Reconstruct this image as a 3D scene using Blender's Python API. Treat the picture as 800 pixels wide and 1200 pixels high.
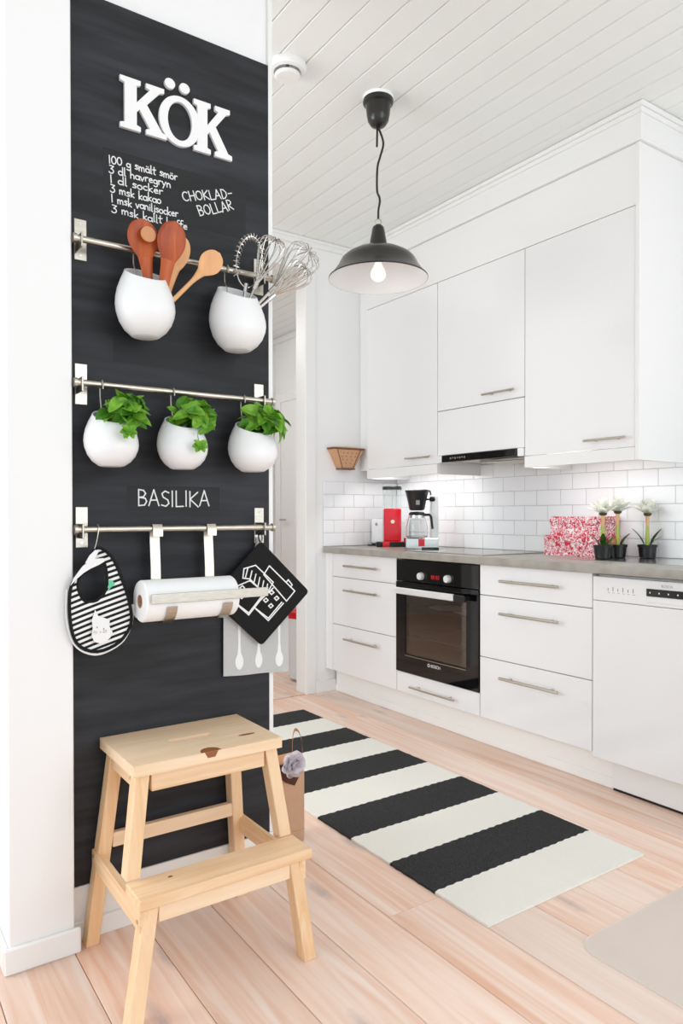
import bpy, bmesh, math, random
from mathutils import Vector, Matrix
random.seed(7)
S = bpy.context.scene
COL = S.collection
for o in list(bpy.data.objects): bpy.data.objects.remove(o)

# ------------------------------------------------------------------ camera
YAW, PITCH, ROLL = math.radians(34.5947), math.radians(-0.5527), math.radians(-0.0587)
cam = bpy.data.cameras.new('camera'); co = bpy.data.objects.new('camera', cam); COL.objects.link(co)
cam.sensor_fit = 'HORIZONTAL'; cam.sensor_width = 36; cam.lens = 843.178 / 800 * 36
cam.shift_y = 11.484 / 800; cam.clip_start = 0.02
fw = Vector((math.sin(YAW)*math.cos(PITCH), math.cos(YAW)*math.cos(PITCH), math.sin(PITCH)))
rt = Vector((math.cos(YAW), -math.sin(YAW), 0)); up = rt.cross(fw)
r2 = rt*math.cos(ROLL) + up*math.sin(ROLL); u2 = up*math.cos(ROLL) - rt*math.sin(ROLL)
M = Matrix((r2, u2, -fw)).transposed().to_4x4(); M.translation = (0, 0, 1.0633)
co.matrix_world = M
S.camera = co

# ------------------------------------------------------------------ world, light, exposure
W = bpy.data.worlds.new('world'); S.world = W; W.use_nodes = True
W.node_tree.nodes['Background'].inputs[0].default_value = (0.86, 0.94, 1.0, 1)
W.node_tree.nodes['Background'].inputs[1].default_value = 0.72
def area(name, loc, target, sx, sy, power, col=(1, 1, 1)):
    l = bpy.data.lights.new(name, 'AREA'); l.shape = 'RECTANGLE'; l.size = sx; l.size_y = sy; l.energy = power; l.color = col
    o = bpy.data.objects.new(name, l); COL.objects.link(o); o.location = loc
    o.rotation_euler = (Vector(target) - Vector(loc)).to_track_quat('-Z', 'Z').to_euler()
    return o
area('window_daylight', (1.9, -1.7, 1.75), (1.2, 2.4, 1.1), 1.7, 1.9, 16, (0.95, 0.98, 1.0))
area('kitchen_left_fill', (-1.45, 2.75, 1.6), (2.4, 2.6, 1.3), 1.4, 1.9, 25, (0.93, 0.975, 1.0))  # area light added on the left to brighten cabinet fronts and room depth
for yy, ll in ((3.18, .56), (1.98, .5)): area('under_cabinet_lamp', (2.68, yy, 1.332), (2.68, yy, .9), ll, .05, 1.0, (1.0, .99, .97)).rotation_euler = (0, 0, math.pi/2)
area('hall_fill', (1.6, 5.2, 2.55), (2.4, 5.0, 0.8), 0.7, 0.7, 10, (1.0, 0.99, 0.97))  # unseen area light below the hall ceiling, no window modelled there
S.view_settings.view_transform = 'Standard'; S.view_settings.look = 'None'
S.view_settings.exposure = 0.63; S.view_settings.gamma = 1
S.view_settings.use_curve_mapping = False

# ------------------------------------------------------------------ materials
def lin(c):
    return tuple((v/255/12.92 if v/255 <= .04045 else ((v/255+.055)/1.055)**2.4) for v in c)
MATS = {}
def mat(name, rgb, rough=.5, metal=0., spec=.5, coat=0., trans=0., ior=1.45, emit=None, noise=None, bump=None, alpha=1.):
    """noise=(scale vec, rgb2, amount) adds soft colour grain; bump=(scale, strength, dist)"""
    m = bpy.data.materials.new(name); m.use_nodes = True; nt = m.node_tree; b = nt.nodes['Principled BSDF']
    c = lin(rgb)
    b.inputs['Base Color'].default_value = (*c, 1); b.inputs['Roughness'].default_value = rough
    b.inputs['Metallic'].default_value = metal; b.inputs['Specular IOR Level'].default_value = spec
    b.inputs['Coat Weight'].default_value = coat; b.inputs['Coat Roughness'].default_value = .08
    b.inputs['Transmission Weight'].default_value = trans; b.inputs['IOR'].default_value = ior
    b.inputs['Alpha'].default_value = alpha
    if emit:
        b.inputs['Emission Color'].default_value = (*lin(emit[0]), 1); b.inputs['Emission Strength'].default_value = emit[1]
    if noise or bump:
        g = nt.nodes.new('ShaderNodeNewGeometry')
    if noise:
        sc, rgb2, amt = noise
        mp = nt.nodes.new('ShaderNodeMapping'); mp.inputs['Scale'].default_value = sc
        n = nt.nodes.new('ShaderNodeTexNoise'); n.inputs['Scale'].default_value = 1; n.inputs['Detail'].default_value = 5
        rp = nt.nodes.new('ShaderNodeValToRGB'); rp.color_ramp.elements[0].position = .35; rp.color_ramp.elements[1].position = .68
        rp.color_ramp.elements[0].color = (*c, 1); c2 = lin(rgb2)
        rp.color_ramp.elements[1].color = tuple(c[i]*(1-amt)+c2[i]*amt for i in range(3)) + (1,)
        nt.links.new(g.outputs['Position'], mp.inputs[0]); nt.links.new(mp.outputs[0], n.inputs['Vector'])
        nt.links.new(n.outputs[0], rp.inputs[0]); nt.links.new(rp.outputs[0], b.inputs['Base Color'])
    if bump:
        n2 = nt.nodes.new('ShaderNodeTexNoise'); n2.inputs['Scale'].default_value = bump[0]; n2.inputs['Detail'].default_value = 4
        bp = nt.nodes.new('ShaderNodeBump'); bp.inputs['Strength'].default_value = bump[1]; bp.inputs['Distance'].default_value = bump[2]
        nt.links.new(g.outputs['Position'], n2.inputs['Vector']); nt.links.new(n2.outputs[0], bp.inputs['Height'])
        nt.links.new(bp.outputs[0], b.inputs['Normal'])
    MATS[name] = m
    return m

def wood(name, base, streak, pale, axis, gscale=1., rough=.45, knots=None, rnd=.5, knot_scale=(4.3, 1.25, 3)):
    """plank wood: streaks run along axis (0/1/2); each object shifts the pattern"""
    m = bpy.data.materials.new(name); m.use_nodes = True; nt = m.node_tree; L = nt.links.new; N = nt.nodes.new
    b = nt.nodes['Principled BSDF']; b.inputs['Roughness'].default_value = rough; b.inputs['Specular IOR Level'].default_value = .4
    g = N('ShaderNodeNewGeometry'); oi = N('ShaderNodeObjectInfo')
    mul = N('ShaderNodeVectorMath'); mul.operation = 'MULTIPLY_ADD'
    comb = N('ShaderNodeCombineXYZ')
    for i, k in enumerate((13., 29., 7.)):
        t = N('ShaderNodeMath'); t.operation = 'MULTIPLY'; t.inputs[1].default_value = k; L(oi.outputs['Random'], t.inputs[0]); L(t.outputs[0], comb.inputs[i])
    mul.inputs[1].default_value = (1, 1, 1); L(g.outputs['Position'], mul.inputs[0]); L(comb.outputs[0], mul.inputs[2])
    sc = [26*gscale]*3; sc[axis] = 1.3*gscale
    mp = N('ShaderNodeMapping'); mp.inputs['Scale'].default_value = sc; L(mul.outputs[0], mp.inputs[0])
    n = N('ShaderNodeTexNoise'); n.inputs['Scale'].default_value = 1; n.inputs['Detail'].default_value = 4; n.inputs['Distortion'].default_value = 1.2
    L(mp.outputs[0], n.inputs['Vector'])
    r1 = N('ShaderNodeValToRGB'); e = r1.color_ramp.elements
    e[0].position = .3; e[0].color = (*lin(streak), 1); e[1].position = .62; e[1].color = (*lin(base), 1)
    e2 = e.new(.8); e2.color = (*lin(pale), 1); L(n.outputs[0], r1.inputs[0])
    # broad tone
    sb = [5.]*3; sb[axis] = .8
    mp2 = N('ShaderNodeMapping'); mp2.inputs['Scale'].default_value = sb; L(mul.outputs[0], mp2.inputs[0])
    nb = N('ShaderNodeTexNoise'); nb.inputs['Scale'].default_value = 1; nb.inputs['Detail'].default_value = 2; L(mp2.outputs[0], nb.inputs['Vector'])
    mx = N('ShaderNodeMix'); mx.data_type = 'RGBA'; mx.blend_type = 'MIX'
    rb = N('ShaderNodeMapRange'); rb.inputs[1].default_value = .42; rb.inputs[2].default_value = .7; rb.inputs[4].default_value = .65
    L(nb.outputs[0], rb.inputs[0]); L(rb.outputs[0], mx.inputs[0]); L(r1.outputs[0], mx.inputs[6]); mx.inputs[7].default_value = (*lin(pale), 1)
    out = mx.outputs[2]
    # tone per piece
    hv = N('ShaderNodeHueSaturation'); t = N('ShaderNodeMapRange'); t.inputs[3].default_value = 1-.07*rnd; t.inputs[4].default_value = 1+.05*rnd
    L(oi.outputs['Random'], t.inputs[0]); L(t.outputs[0], hv.inputs['Value']); L(out, hv.inputs['Color']); out = hv.outputs[0]
    if knots:
        mp3 = N('ShaderNodeMapping'); mp3.inputs['Scale'].default_value = knot_scale; L(mul.outputs[0], mp3.inputs[0])
        v = N('ShaderNodeTexVoronoi'); v.inputs['Scale'].default_value = 1.; L(mp3.outputs[0], v.inputs['Vector']); v.voronoi_dimensions = '2D'
        nz = N('ShaderNodeTexNoise'); nz.inputs['Scale'].default_value = 30; L(mul.outputs[0], nz.inputs['Vector'])
        ad = N('ShaderNodeMath'); ad.operation = 'MULTIPLY_ADD'; ad.inputs[1].default_value = .06; L(nz.outputs[0], ad.inputs[0]); L(v.outputs['Distance'], ad.inputs[2])
        kr = N('ShaderNodeMapRange'); kr.inputs[1].default_value = .055; kr.inputs[2].default_value = .125; kr.inputs[3].default_value = .6; kr.inputs[4].default_value = 0
        L(ad.outputs[0], kr.inputs[0])
        m3 = N('ShaderNodeMix'); m3.data_type = 'RGBA'; L(kr.outputs[0], m3.inputs[0]); L(out, m3.inputs[6]); m3.inputs[7].default_value = (*lin(knots), 1); out = m3.outputs[2]
    L(out, b.inputs['Base Color'])
    bp = N('ShaderNodeBump'); bp.inputs['Strength'].default_value = .12; bp.inputs['Distance'].default_value = .002
    L(n.outputs[0], bp.inputs['Height']); L(bp.outputs[0], b.inputs['Normal'])
    MATS[name] = m
    return m

WALL = mat('white_wall_paint', (249, 249, 249), .75, bump=(260, .03, .001))
CEIL = mat('painted_ceiling_board', (246, 249, 246), .6)
TRIM = mat('white_trim_paint', (246, 246, 245), .4)
GAP = mat('dark_gap', (120, 88, 70), .9)
CGAP = mat('ceiling_gap', (226, 227, 222), .9)
GROUT = mat('grey_grout', (205, 206, 209), .9)
TILE = mat('white_glazed_tile', (250, 251, 253), .12, coat=.3)
GLOSS = mat('white_gloss_lacquer', (244, 244, 245), .16, coat=.4)
SATIN = mat('white_satin_board', (244, 244, 243), .4)
PLINTH = mat('cream_plinth', (252, 251, 248), .5)
STEEL = mat('brushed_steel', (205, 199, 188), .32, 1., noise=((40, 3, 300), (175, 168, 155), .5))
POLISH = mat('polished_steel', (215, 215, 213), .1, 1.)
DRAIN = mat('drainer_steel', (205, 205, 203), .2, 1.)
CHROME = mat('chrome_wire', (206, 202, 196), .2, 1.)
COUNTER = mat('grey_concrete_laminate', (172, 168, 160), .3, noise=((14, 14, 14), (150, 145, 136), .8), spec=.5)
BLACKGL = mat('black_glass', (8, 8, 9), .04, spec=.6)
BLACKPL = mat('black_plastic', (22, 22, 23), .35)
BLACKSH = mat('black_enamel', (26, 25, 22), .28, coat=.3)
LAMPIN = mat('white_enamel', (250, 251, 252), .4)
CHALKB = mat('chalkboard_paint', (24, 25, 28), .62, noise=((3, 3, 26), (52, 54, 61), .85), bump=(60, .12, .001))
PATCH = mat('wiped_chalkboard', (24, 25, 27), .6, noise=((8, 8, 30), (33, 34, 38), .7))
CHALK = mat('white_chalk', (240, 240, 240), .95)
LETTER = mat('white_letter_paint', (250, 250, 250), .45)
CERAM = mat('white_ceramic', (246, 246, 247), .35, coat=.2)
LEAF = mat('basil_leaf', (104, 172, 40), .38, noise=((45, 45, 45), (158, 212, 74), .9))
LEAFD = mat('basil_leaf_dark', (66, 132, 28), .4, noise=((45, 45, 45), (108, 172, 48), .9))
STEM = mat('green_stem', (110, 160, 60), .5)
SOIL = mat('potting_soil', (50, 38, 30), .9, bump=(200, .6, .003))
PAPER = mat('white_paper_towel', (250, 250, 250), .9, bump=(350, .25, .001))
CARD = mat('cardboard_core', (196, 150, 118), .8)
BLACKFAB = mat('black_cotton', (20, 20, 21), .9, bump=(700, .3, .0006))
WHITEFAB = mat('white_cotton', (246, 246, 246), .9)
GREYFAB = mat('grey_linen', (204, 204, 203), .9, noise=((500, 500, 500), (188, 188, 187), .8), bump=(900, .3, .0005))
GREENFAB = mat('mint_embroidery', (110, 205, 165), .8)
DARKWOOD = wood('reddish_brown_wood', (182, 80, 32), (138, 54, 20), (208, 106, 48), 2, 1.6, .4)
PALEWOOD = wood('pale_beech_wood', (230, 166, 110), (210, 140, 86), (242, 192, 142), 2, 1.6, .45)
PINEX = wood('pine_along_x', (248, 216, 178), (236, 192, 147), (252, 229, 200), 0, 1.6, .5, rnd=.6)
PINEZ = wood('pine_along_z', (247, 210, 166), (234, 184, 134), (251, 222, 186), 2, 1.6, .5, rnd=.6)
PINEY = wood('pine_along_y', (247, 211, 168), (234, 186, 138), (251, 224, 190), 1, 1.6, .5, rnd=.6)
KNOT = mat('brown_knot', (150, 92, 52), .5)
FLOORW = wood('whitewashed_fir', (246, 219, 203), (232, 184, 156), (249, 232, 221), 1, 1., .42, (190, 170, 166), 1.5)
RUGB = mat('black_rug_weave', (22, 22, 23), .95, noise=((300, 300, 300), (70, 70, 71), .8), bump=(420, 1., .004))
RUGW = mat('cream_rug_weave', (255, 252, 244), .95, noise=((420, 420, 420), (245, 241, 230), .8), bump=(420, .8, .004))
KRAFT = mat('kraft_paper', (251, 218, 186), .8, noise=((3, 3, 20), (246, 206, 170), .7))
LEATHER = mat('tan_leather', (212, 150, 106), .6)
DKLEATH = mat('dark_brown_leather', (92, 48, 30), .55, noise=((50, 50, 50), (48, 30, 24), .8))
PETALV = mat('pale_lilac_petal', (250, 246, 250), .7)
RED = mat('red_enamel', (214, 22, 40), .25, coat=.4)
REDPL = mat('red_plastic', (200, 20, 30), .35)
CLEAR = mat('clear_plastic', (245, 248, 247), .05, trans=1., ior=1.2)
GLASS = mat('clear_glass', (245, 250, 250), .02, trans=1., ior=1.3)
CREAM = mat('cream_button', (240, 225, 195), .5)
PETALW = mat('white_petal', (255, 255, 252), .5, noise=((40, 40, 40), (240, 247, 222), .4))
SEPAL = mat('dark_sepal', (70, 66, 34), .6)
BUDSTEM = mat('peach_bud_stem', (222, 178, 130), .6)
DKLEAF = mat('dark_strap_leaf', (52, 84, 34), .4, noise=((30, 30, 30), (96, 140, 52), .8))
LIME = mat('lime_stalk', (172, 190, 84), .5)
BULB = mat('brown_bulb', (176, 128, 82), .6, noise=((90, 90, 20), (120, 78, 44), .8))
BINGL = mat('translucent_bin', (232, 236, 240), .25)
MATPL = mat('floor_mat_plastic', (250, 240, 232), .3, spec=.4, alpha=.45)
WICKER = mat('woven_birch', (222, 176, 138), .7, noise=((220, 220, 220), (190, 140, 102), .8))
WICKERD = mat('dark_birch_rim', (128, 92, 72), .7)
LEDRED = mat('red_display', (90, 0, 0), .5, emit=((230, 30, 40), .45))
INK = mat('grey_print', (150, 152, 155), .6)
OVENIN = mat('oven_enamel', (46, 34, 28), .35)
TRAY = mat('dark_oven_tray', (40, 44, 46), .35, .5)
PLATE = mat('pale_blue_dish', (210, 222, 226), .3)
BULBGL = mat('frosted_bulb', (250, 250, 248), .3, emit=((255, 252, 245), 0.35))
BRASS = mat('hall_handle_steel', (190, 188, 184), .3, 1.)

# light passes through thin petals and leaves
def translucent(m, f):
    nt = m.node_tree; b = nt.nodes['Principled BSDF']; t = nt.nodes.new('ShaderNodeBsdfTranslucent'); mx = nt.nodes.new('ShaderNodeMixShader'); mx.inputs[0].default_value = f
    if b.inputs['Base Color'].links: nt.links.new(b.inputs['Base Color'].links[0].from_socket, t.inputs[0])
    else: t.inputs[0].default_value = b.inputs['Base Color'].default_value
    nt.links.new(b.outputs[0], mx.inputs[1]); nt.links.new(t.outputs[0], mx.inputs[2]); nt.links.new(mx.outputs[0], nt.nodes['Material Output'].inputs[0])
for m in (PETALW, PETALV): translucent(m, .5)
for m in (LEAF, LEAFD): translucent(m, .3)
KNOBM = mat('satin_aluminium', (238, 238, 238), .4, .35)

# tinted see-through oven window: glossy coat over mostly transparent dark glass
m = bpy.data.materials.new('smoked_oven_glass'); m.use_nodes = True; nt = m.node_tree
for n in list(nt.nodes):
    if n.type == 'BSDF_PRINCIPLED': nt.nodes.remove(n)
tr = nt.nodes.new('ShaderNodeBsdfTransparent'); tr.inputs[0].default_value = (.85, .78, .72, 1)
gl = nt.nodes.new('ShaderNodeBsdfGlossy'); gl.inputs['Roughness'].default_value = .03; gl.inputs[0].default_value = (1, .95, .9, 1)
mx = nt.nodes.new('ShaderNodeMixShader'); mx.inputs[0].default_value = .13
nt.links.new(tr.outputs[0], mx.inputs[1]); nt.links.new(gl.outputs[0], mx.inputs[2])
nt.links.new(mx.outputs[0], nt.nodes['Material Output'].inputs[0]); SMOKED = m

# black and white stripes printed on cloth
m = bpy.data.materials.new('striped_cotton'); m.use_nodes = True; nt = m.node_tree; b = nt.nodes['Principled BSDF']; b.inputs['Roughness'].default_value = .9
g = nt.nodes.new('ShaderNodeNewGeometry'); dp = nt.nodes.new('ShaderNodeVectorMath'); dp.operation = 'DOT_PRODUCT'; dp.inputs[1].default_value = (-.32, 0, 1)
nt.links.new(g.outputs['Position'], dp.inputs[0])
a1 = nt.nodes.new('ShaderNodeMath'); a1.operation = 'DIVIDE'; a1.inputs[1].default_value = .0136; nt.links.new(dp.outputs['Value'], a1.inputs[0])
a2 = nt.nodes.new('ShaderNodeMath'); a2.operation = 'FRACT'; nt.links.new(a1.outputs[0], a2.inputs[0])
a3 = nt.nodes.new('ShaderNodeMath'); a3.operation = 'GREATER_THAN'; a3.inputs[1].default_value = .5; nt.links.new(a2.outputs[0], a3.inputs[0])
mx = nt.nodes.new('ShaderNodeMix'); mx.data_type = 'RGBA'; nt.links.new(a3.outputs[0], mx.inputs[0])
mx.inputs[6].default_value = (*lin((20, 20, 22)), 1); mx.inputs[7].default_value = (*lin((247, 247, 246)), 1)
nt.links.new(mx.outputs[2], b.inputs['Base Color']); STRIPED = m

# red squiggle print on white card
m = bpy.data.materials.new('red_squiggle_card'); m.use_nodes = True; nt = m.node_tree; b = nt.nodes['Principled BSDF']; b.inputs['Roughness'].default_value = .6
g = nt.nodes.new('ShaderNodeNewGeometry'); n = nt.nodes.new('ShaderNodeTexNoise'); n.inputs['Scale'].default_value = 44; n.inputs['Detail'].default_value = 1; n.inputs['Distortion'].default_value = 1.6
nt.links.new(g.outputs['Position'], n.inputs['Vector'])
rp = nt.nodes.new('ShaderNodeValToRGB'); rp.color_ramp.interpolation = 'CONSTANT'; e = rp.color_ramp.elements
e[0].position = 0; e[0].color = (*lin((208, 42, 72)), 1); e[1].position = .44; e[1].color = (*lin((246, 238, 240)), 1); x = e.new(.515); x.color = (*lin((206, 40, 70)), 1); x = e.new(.60); x.color = (*lin((246, 238, 240)), 1)
nt.links.new(n.outputs[0], rp.inputs[0]); nt.links.new(rp.outputs[0], b.inputs['Base Color']); SQUIG = m

# ------------------------------------------------------------------ mesh helpers
def nb(): return bmesh.new()
def box(bm, x0, x1, y0, y1, z0, z1, bev=0., seg=1):
    vs = [bm.verts.new((x, y, z)) for x in (x0, x1) for y in (y0, y1) for z in (z0, z1)]
    fs = [(0, 1, 3, 2), (4, 6, 7, 5), (0, 4, 5, 1), (2, 3, 7, 6), (0, 2, 6, 4), (1, 5, 7, 3)]
    faces = [bm.faces.new([vs[i] for i in f]) for f in fs]
    if bev:
        es = list({e for f in faces for e in f.edges})
        bmesh.ops.bevel(bm, geom=es, offset=bev, segments=seg, affect='EDGES', profile=.6)
    return bm
def bx(*a, **k): return box(nb(), *a, **k)
def hexa(bm, bot, top, bev=0.):
    """8-corner block from two quads of 3D points"""
    v = [bm.verts.new(p) for p in list(bot) + list(top)]
    fs = [(3, 2, 1, 0), (4, 5, 6, 7)] + [(i, (i+1) % 4, 4+(i+1) % 4, 4+i) for i in range(4)]
    faces = [bm.faces.new([v[i] for i in f]) for f in fs]
    if bev:
        es = list({e for f in faces for e in f.edges}); bmesh.ops.bevel(bm, geom=es, offset=bev, segments=1, affect='EDGES')
    return bm
def lathe(bm, prof, c=(0, 0, 0), seg=32, axis=2, zf=None, caps=True):
    """prof = [(r,h)...]; zf(r,h,x,y) may bend h"""
    rings = []
    for r, h in prof:
        if r < 1e-6:
            p = [0, 0, h]; rings.append([bm.verts.new(_ax(p, axis, c))]); continue
        ring = []
        for i in range(seg):
            a = 2*math.pi*i/seg; x, y = r*math.cos(a), r*math.sin(a)
            ring.append(bm.verts.new(_ax([x, y, zf(r, h, x, y) if zf else h], axis, c)))
        rings.append(ring)
    for A, Bq in zip(rings, rings[1:]):
        if len(A) == 1 and len(Bq) == 1: continue
        for i in range(seg):
            j = (i+1) % seg
            if len(A) == 1: bm.faces.new((A[0], Bq[j], Bq[i]))
            elif len(Bq) == 1: bm.faces.new((A[i], A[j], Bq[0]))
            else: bm.faces.new((A[i], A[j], Bq[j], Bq[i]))
    if caps:
        if len(rings[0]) > 1: bm.faces.new(rings[0][::-1])
        if len(rings[-1]) > 1: bm.faces.new(rings[-1])
    return bm
def _ax(p, axis, c):
    x, y, z = p
    q = (x, y, z) if axis == 2 else ((z, x, y) if axis == 0 else (y, z, x))
    return (q[0]+c[0], q[1]+c[1], q[2]+c[2])
def tube(bm, pts, r, seg=6, closed=False, flat=None):
    """round tube along points; r may be a list; flat=(w,h) gives a flat strap"""
    pts = [Vector(p) for p in pts]; n = len(pts); rings = []; prev = None
    for i, p in enumerate(pts):
        if closed: t = pts[(i+1) % n] - pts[i-1]
        else: t = pts[min(i+1, n-1)] - pts[max(i-1, 0)]
        t.normalize()
        if prev is None:
            ref = Vector((0, 0, 1)) if abs(t.z) < .9 else Vector((1, 0, 0)); a = t.cross(ref).normalized()
        else: a = (prev - t*prev.dot(t)).normalized()
        prev = a; b2 = t.cross(a); rr = r[i] if isinstance(r, (list, tuple)) else r
        rings.append([bm.verts.new(p + (a*math.cos(2*math.pi*k/seg) + b2*math.sin(2*math.pi*k/seg))*rr) for k in range(seg)])
    for i in range(n if closed else n-1):
        A, Bq = rings[i], rings[(i+1) % n]
        for k in range(seg): bm.faces.new((A[k], A[(k+1) % seg], Bq[(k+1) % seg], Bq[k]))
    if not closed: bm.faces.new(rings[0][::-1]); bm.faces.new(rings[-1])
    return bm
def prism(bm, pts, vec):
    v = [bm.verts.new(p) for p in pts]; w = [bm.verts.new(Vector(p)+Vector(vec)) for p in pts]; n = len(v)
    bm.faces.new(v); bm.faces.new(w[::-1])
    for i in range(n): bm.faces.new((v[i], w[i], w[(i+1) % n], v[(i+1) % n]))
    return bm
def strap(bm, pts, wx, th):
    """flat strip of width wx along X, path in the YZ plane through pts"""
    P = [Vector(p) for p in pts]; n = len(P); rows = []
    for i, p in enumerate(P):
        t = (P[min(i+1, n-1)] - P[max(i-1, 0)]).normalized(); nn = Vector((0, -t.z, t.y))*th/2
        rows.append([bm.verts.new(p+nn+Vector((s*wx/2, 0, 0))) for s in (-1, 1)] + [bm.verts.new(p-nn+Vector((s*wx/2, 0, 0))) for s in (1, -1)])
    for A, Bq in zip(rows, rows[1:]):
        for k in range(4): bm.faces.new((A[k], A[(k+1) % 4], Bq[(k+1) % 4], Bq[k]))
    bm.faces.new(rows[0][::-1]); bm.faces.new(rows[-1]); return bm
def smoothcurve(pts, n=6, closed=False):
    P = [Vector(p) for p in pts]; out = []; N = len(P); rng = range(N if closed else N-1)
    for i in rng:
        p0 = P[(i-1) % N] if closed or i > 0 else P[0]; p1 = P[i]; p2 = P[(i+1) % N]
        p3 = P[(i+2) % N] if closed or i+2 < N else P[-1]
        for k in range(n):
            t = k/n; out.append(.5*((2*p1)+(p2-p0)*t+(2*p0-5*p1+4*p2-p3)*t*t+(3*p1-p0-3*p2+p3)*t**3))
    if not closed: out.append(P[-1])
    return out
def mesh(name, bm, smooth=True):
    bmesh.ops.recalc_face_normals(bm, faces=bm.faces)
    if smooth:
        for f in bm.faces: f.smooth = True
        for e in bm.edges:
            if len(e.link_faces) == 2 and e.calc_face_angle(0) > .6: e.smooth = False
    me = bpy.data.meshes.new(name); bm.to_mesh(me); bm.free(); return me
def thing(name, label, cat, loc=(0, 0, 0), group=None, rz=0., kind=None):
    o = bpy.data.objects.new(name, None); COL.objects.link(o); o.location = loc; o.rotation_euler = (0, 0, rz); o.empty_display_size = .05
    if kind: o['kind'] = kind
    if label: o['label'] = label
    if cat: o['category'] = cat
    if group: o['group'] = group
    return o
def part(name, bm, m, parent=None, local=False, label=None, smooth=True):
    """geometry given in world space unless local; parented with the inverse worked into the mesh"""
    me = mesh(name, bm, smooth) if not isinstance(bm, bpy.types.Mesh) else bm
    if m and not me.materials: me.materials.append(m)
    o = bpy.data.objects.new(name, me); COL.objects.link(o)
    if parent is not None:
        if not local:
            mw = Matrix.Identity(4); q = parent; chain = []
            while q: chain.append(q); q = q.parent
            for q in reversed(chain): mw = mw @ Matrix.LocRotScale(q.location, q.rotation_euler, q.scale)
            me.transform(mw.inverted())
        o.parent = parent
    if label: o['label'] = label
    return o
def single(name, bm, m, label, cat, group=None, smooth=True, origin=None):
    me = mesh(name, bm, smooth); me.materials.append(m); o = bpy.data.objects.new(name, me); COL.objects.link(o)
    if origin: me.transform(Matrix.Translation(-Vector(origin))); o.location = origin
    o['label'] = label; o['category'] = cat
    if group: o['group'] = group
    return o
def struct(name, bm, m, label=None, smooth=True):
    me = mesh(name, bm, smooth); me.materials.append(m); o = bpy.data.objects.new(name, me); COL.objects.link(o)
    o['kind'] = 'structure'; o['label'] = label; return o
def place(me, m, name, parent, loc, rot=(0, 0, 0), sc=(1, 1, 1)):
    if m and not me.materials: me.materials.append(m)
    o = bpy.data.objects.new(name, me); COL.objects.link(o); o.parent = parent; o.location = loc; o.rotation_euler = rot; o.scale = sc; return o

# ------------------------------------------------------------------ the room
H = 2.70
XW = 2.93     # kitchen wall
YE = 3.615    # end wall with the opening
YB = 1.85     # face of the chalkboard
X0, Y0_, X1, Y1_ = -1.6, -1.5, 3.3, 5.86

fl = struct('floor', bx(X0, X1, Y0_, Y1_, -.06, -.014), GAP, 'pale whitewashed wide plank floor')
xs = []; x = .453 - .1807*11
while x < X1:
    xs.append(x); x += .1807
rnd = random.Random(3)
for i, x in enumerate(xs):
    a, b_ = max(x, X0), min(x+.1807, X1)
    if b_-a < .03: continue
    if abs(x-1.176) < .02: cuts = [1.487]
    else: cuts = [rnd.uniform(-1.0, .3), rnd.uniform(2.6, 4.8)]
    if abs(x-1.176) < .02: cuts = [-.9, 1.487, 4.4]
    if abs(x-.995) < .02: cuts = [-.6, 3.3]
    ys = [Y0_] + sorted(cuts) + [Y1_]
    for ya, yb in zip(ys, ys[1:]):
        part('plank', bx(a+.0009, b_-.0009, ya+.0007, yb-.0007, -.02, 0, bev=.0012), FLOORW, fl, smooth=False)

ce = struct('ceiling', bx(X0, X1, Y0_, Y1_, H, H+.1), CGAP, 'white painted tongue and groove board ceiling')
x = 1.79 - .1035*12
while x < XW:
    part('board', bx(x+.0012, min(x+.1035, XW)-.0012, Y0_, YE, H-.012, H+.001, bev=.0028), CEIL, ce, smooth=False); x += .1035
x = 1.79 - .1035*2
while x < X1:
    part('board', bx(x+.0012, min(x+.1035, X1)-.0012, YE+.1, Y1_, H-.012, H+.001, bev=.0028), CEIL, ce, smooth=False); x += .1035
HC = H-.012

wr = struct('wall_right', bx(XW, XW+.12, Y0_, YE+.1, 0, H), WALL, 'white kitchen wall with subway tile splashback')
we = nb()
box(we, 2.235, XW, YE, YE+.1, 0, H); box(we, 1.15, 2.235, YE, YE+.1, 2.505, H); box(we, X0, 1.15, YE, YE+.1, 0, H)
wb = struct('wall_back', we, WALL, 'white end wall with opening to the hall')
# subway tiles: 150 x 77 mm running bond, each one a piece
TH = .0775
zr = [.8765 + .0785 - .0785] + [.955 + TH*k for k in range(6)]
zr[0] = .8745
grout = part('grout_bed', bx(XW-.004, XW, 1.0, YE, .8735, 1.3425), GROUT, wr)
for k in range(6):
    z0, z1 = zr[k], zr[k+1]
    off = 2.773 if k % 2 == 1 else 2.702
    y = off - .15*12
    while y < YE:
        a, b_ = max(y, 1.0)+.0011, min(y+.15, YE-.006)-.0011
        if b_-a > .012: part('tile', bx(XW-.0085, XW-.003, a, b_, z0+.0011, z1-.0011, bev=.0012), TILE, wr, smooth=False)
        y += .15
part('grout_bed', bx(2.357, XW-.004, YE-.004, YE, .8735, 1.2655), GROUT, wb)
for k in range(5):
    x = 2.357 - (.075 if k % 2 else 0)
    while x < XW-.01:
        a, b_ = max(x, 2.357)+.0011, min(x+.15, XW-.009)-.0011
        if b_-a > .012: part('tile', bx(a, b_, YE-.0085, YE-.003, zr[k]+.0011, zr[k+1]-.0011, bev=.0012), TILE, wb, smooth=False)
        x += .15
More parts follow.
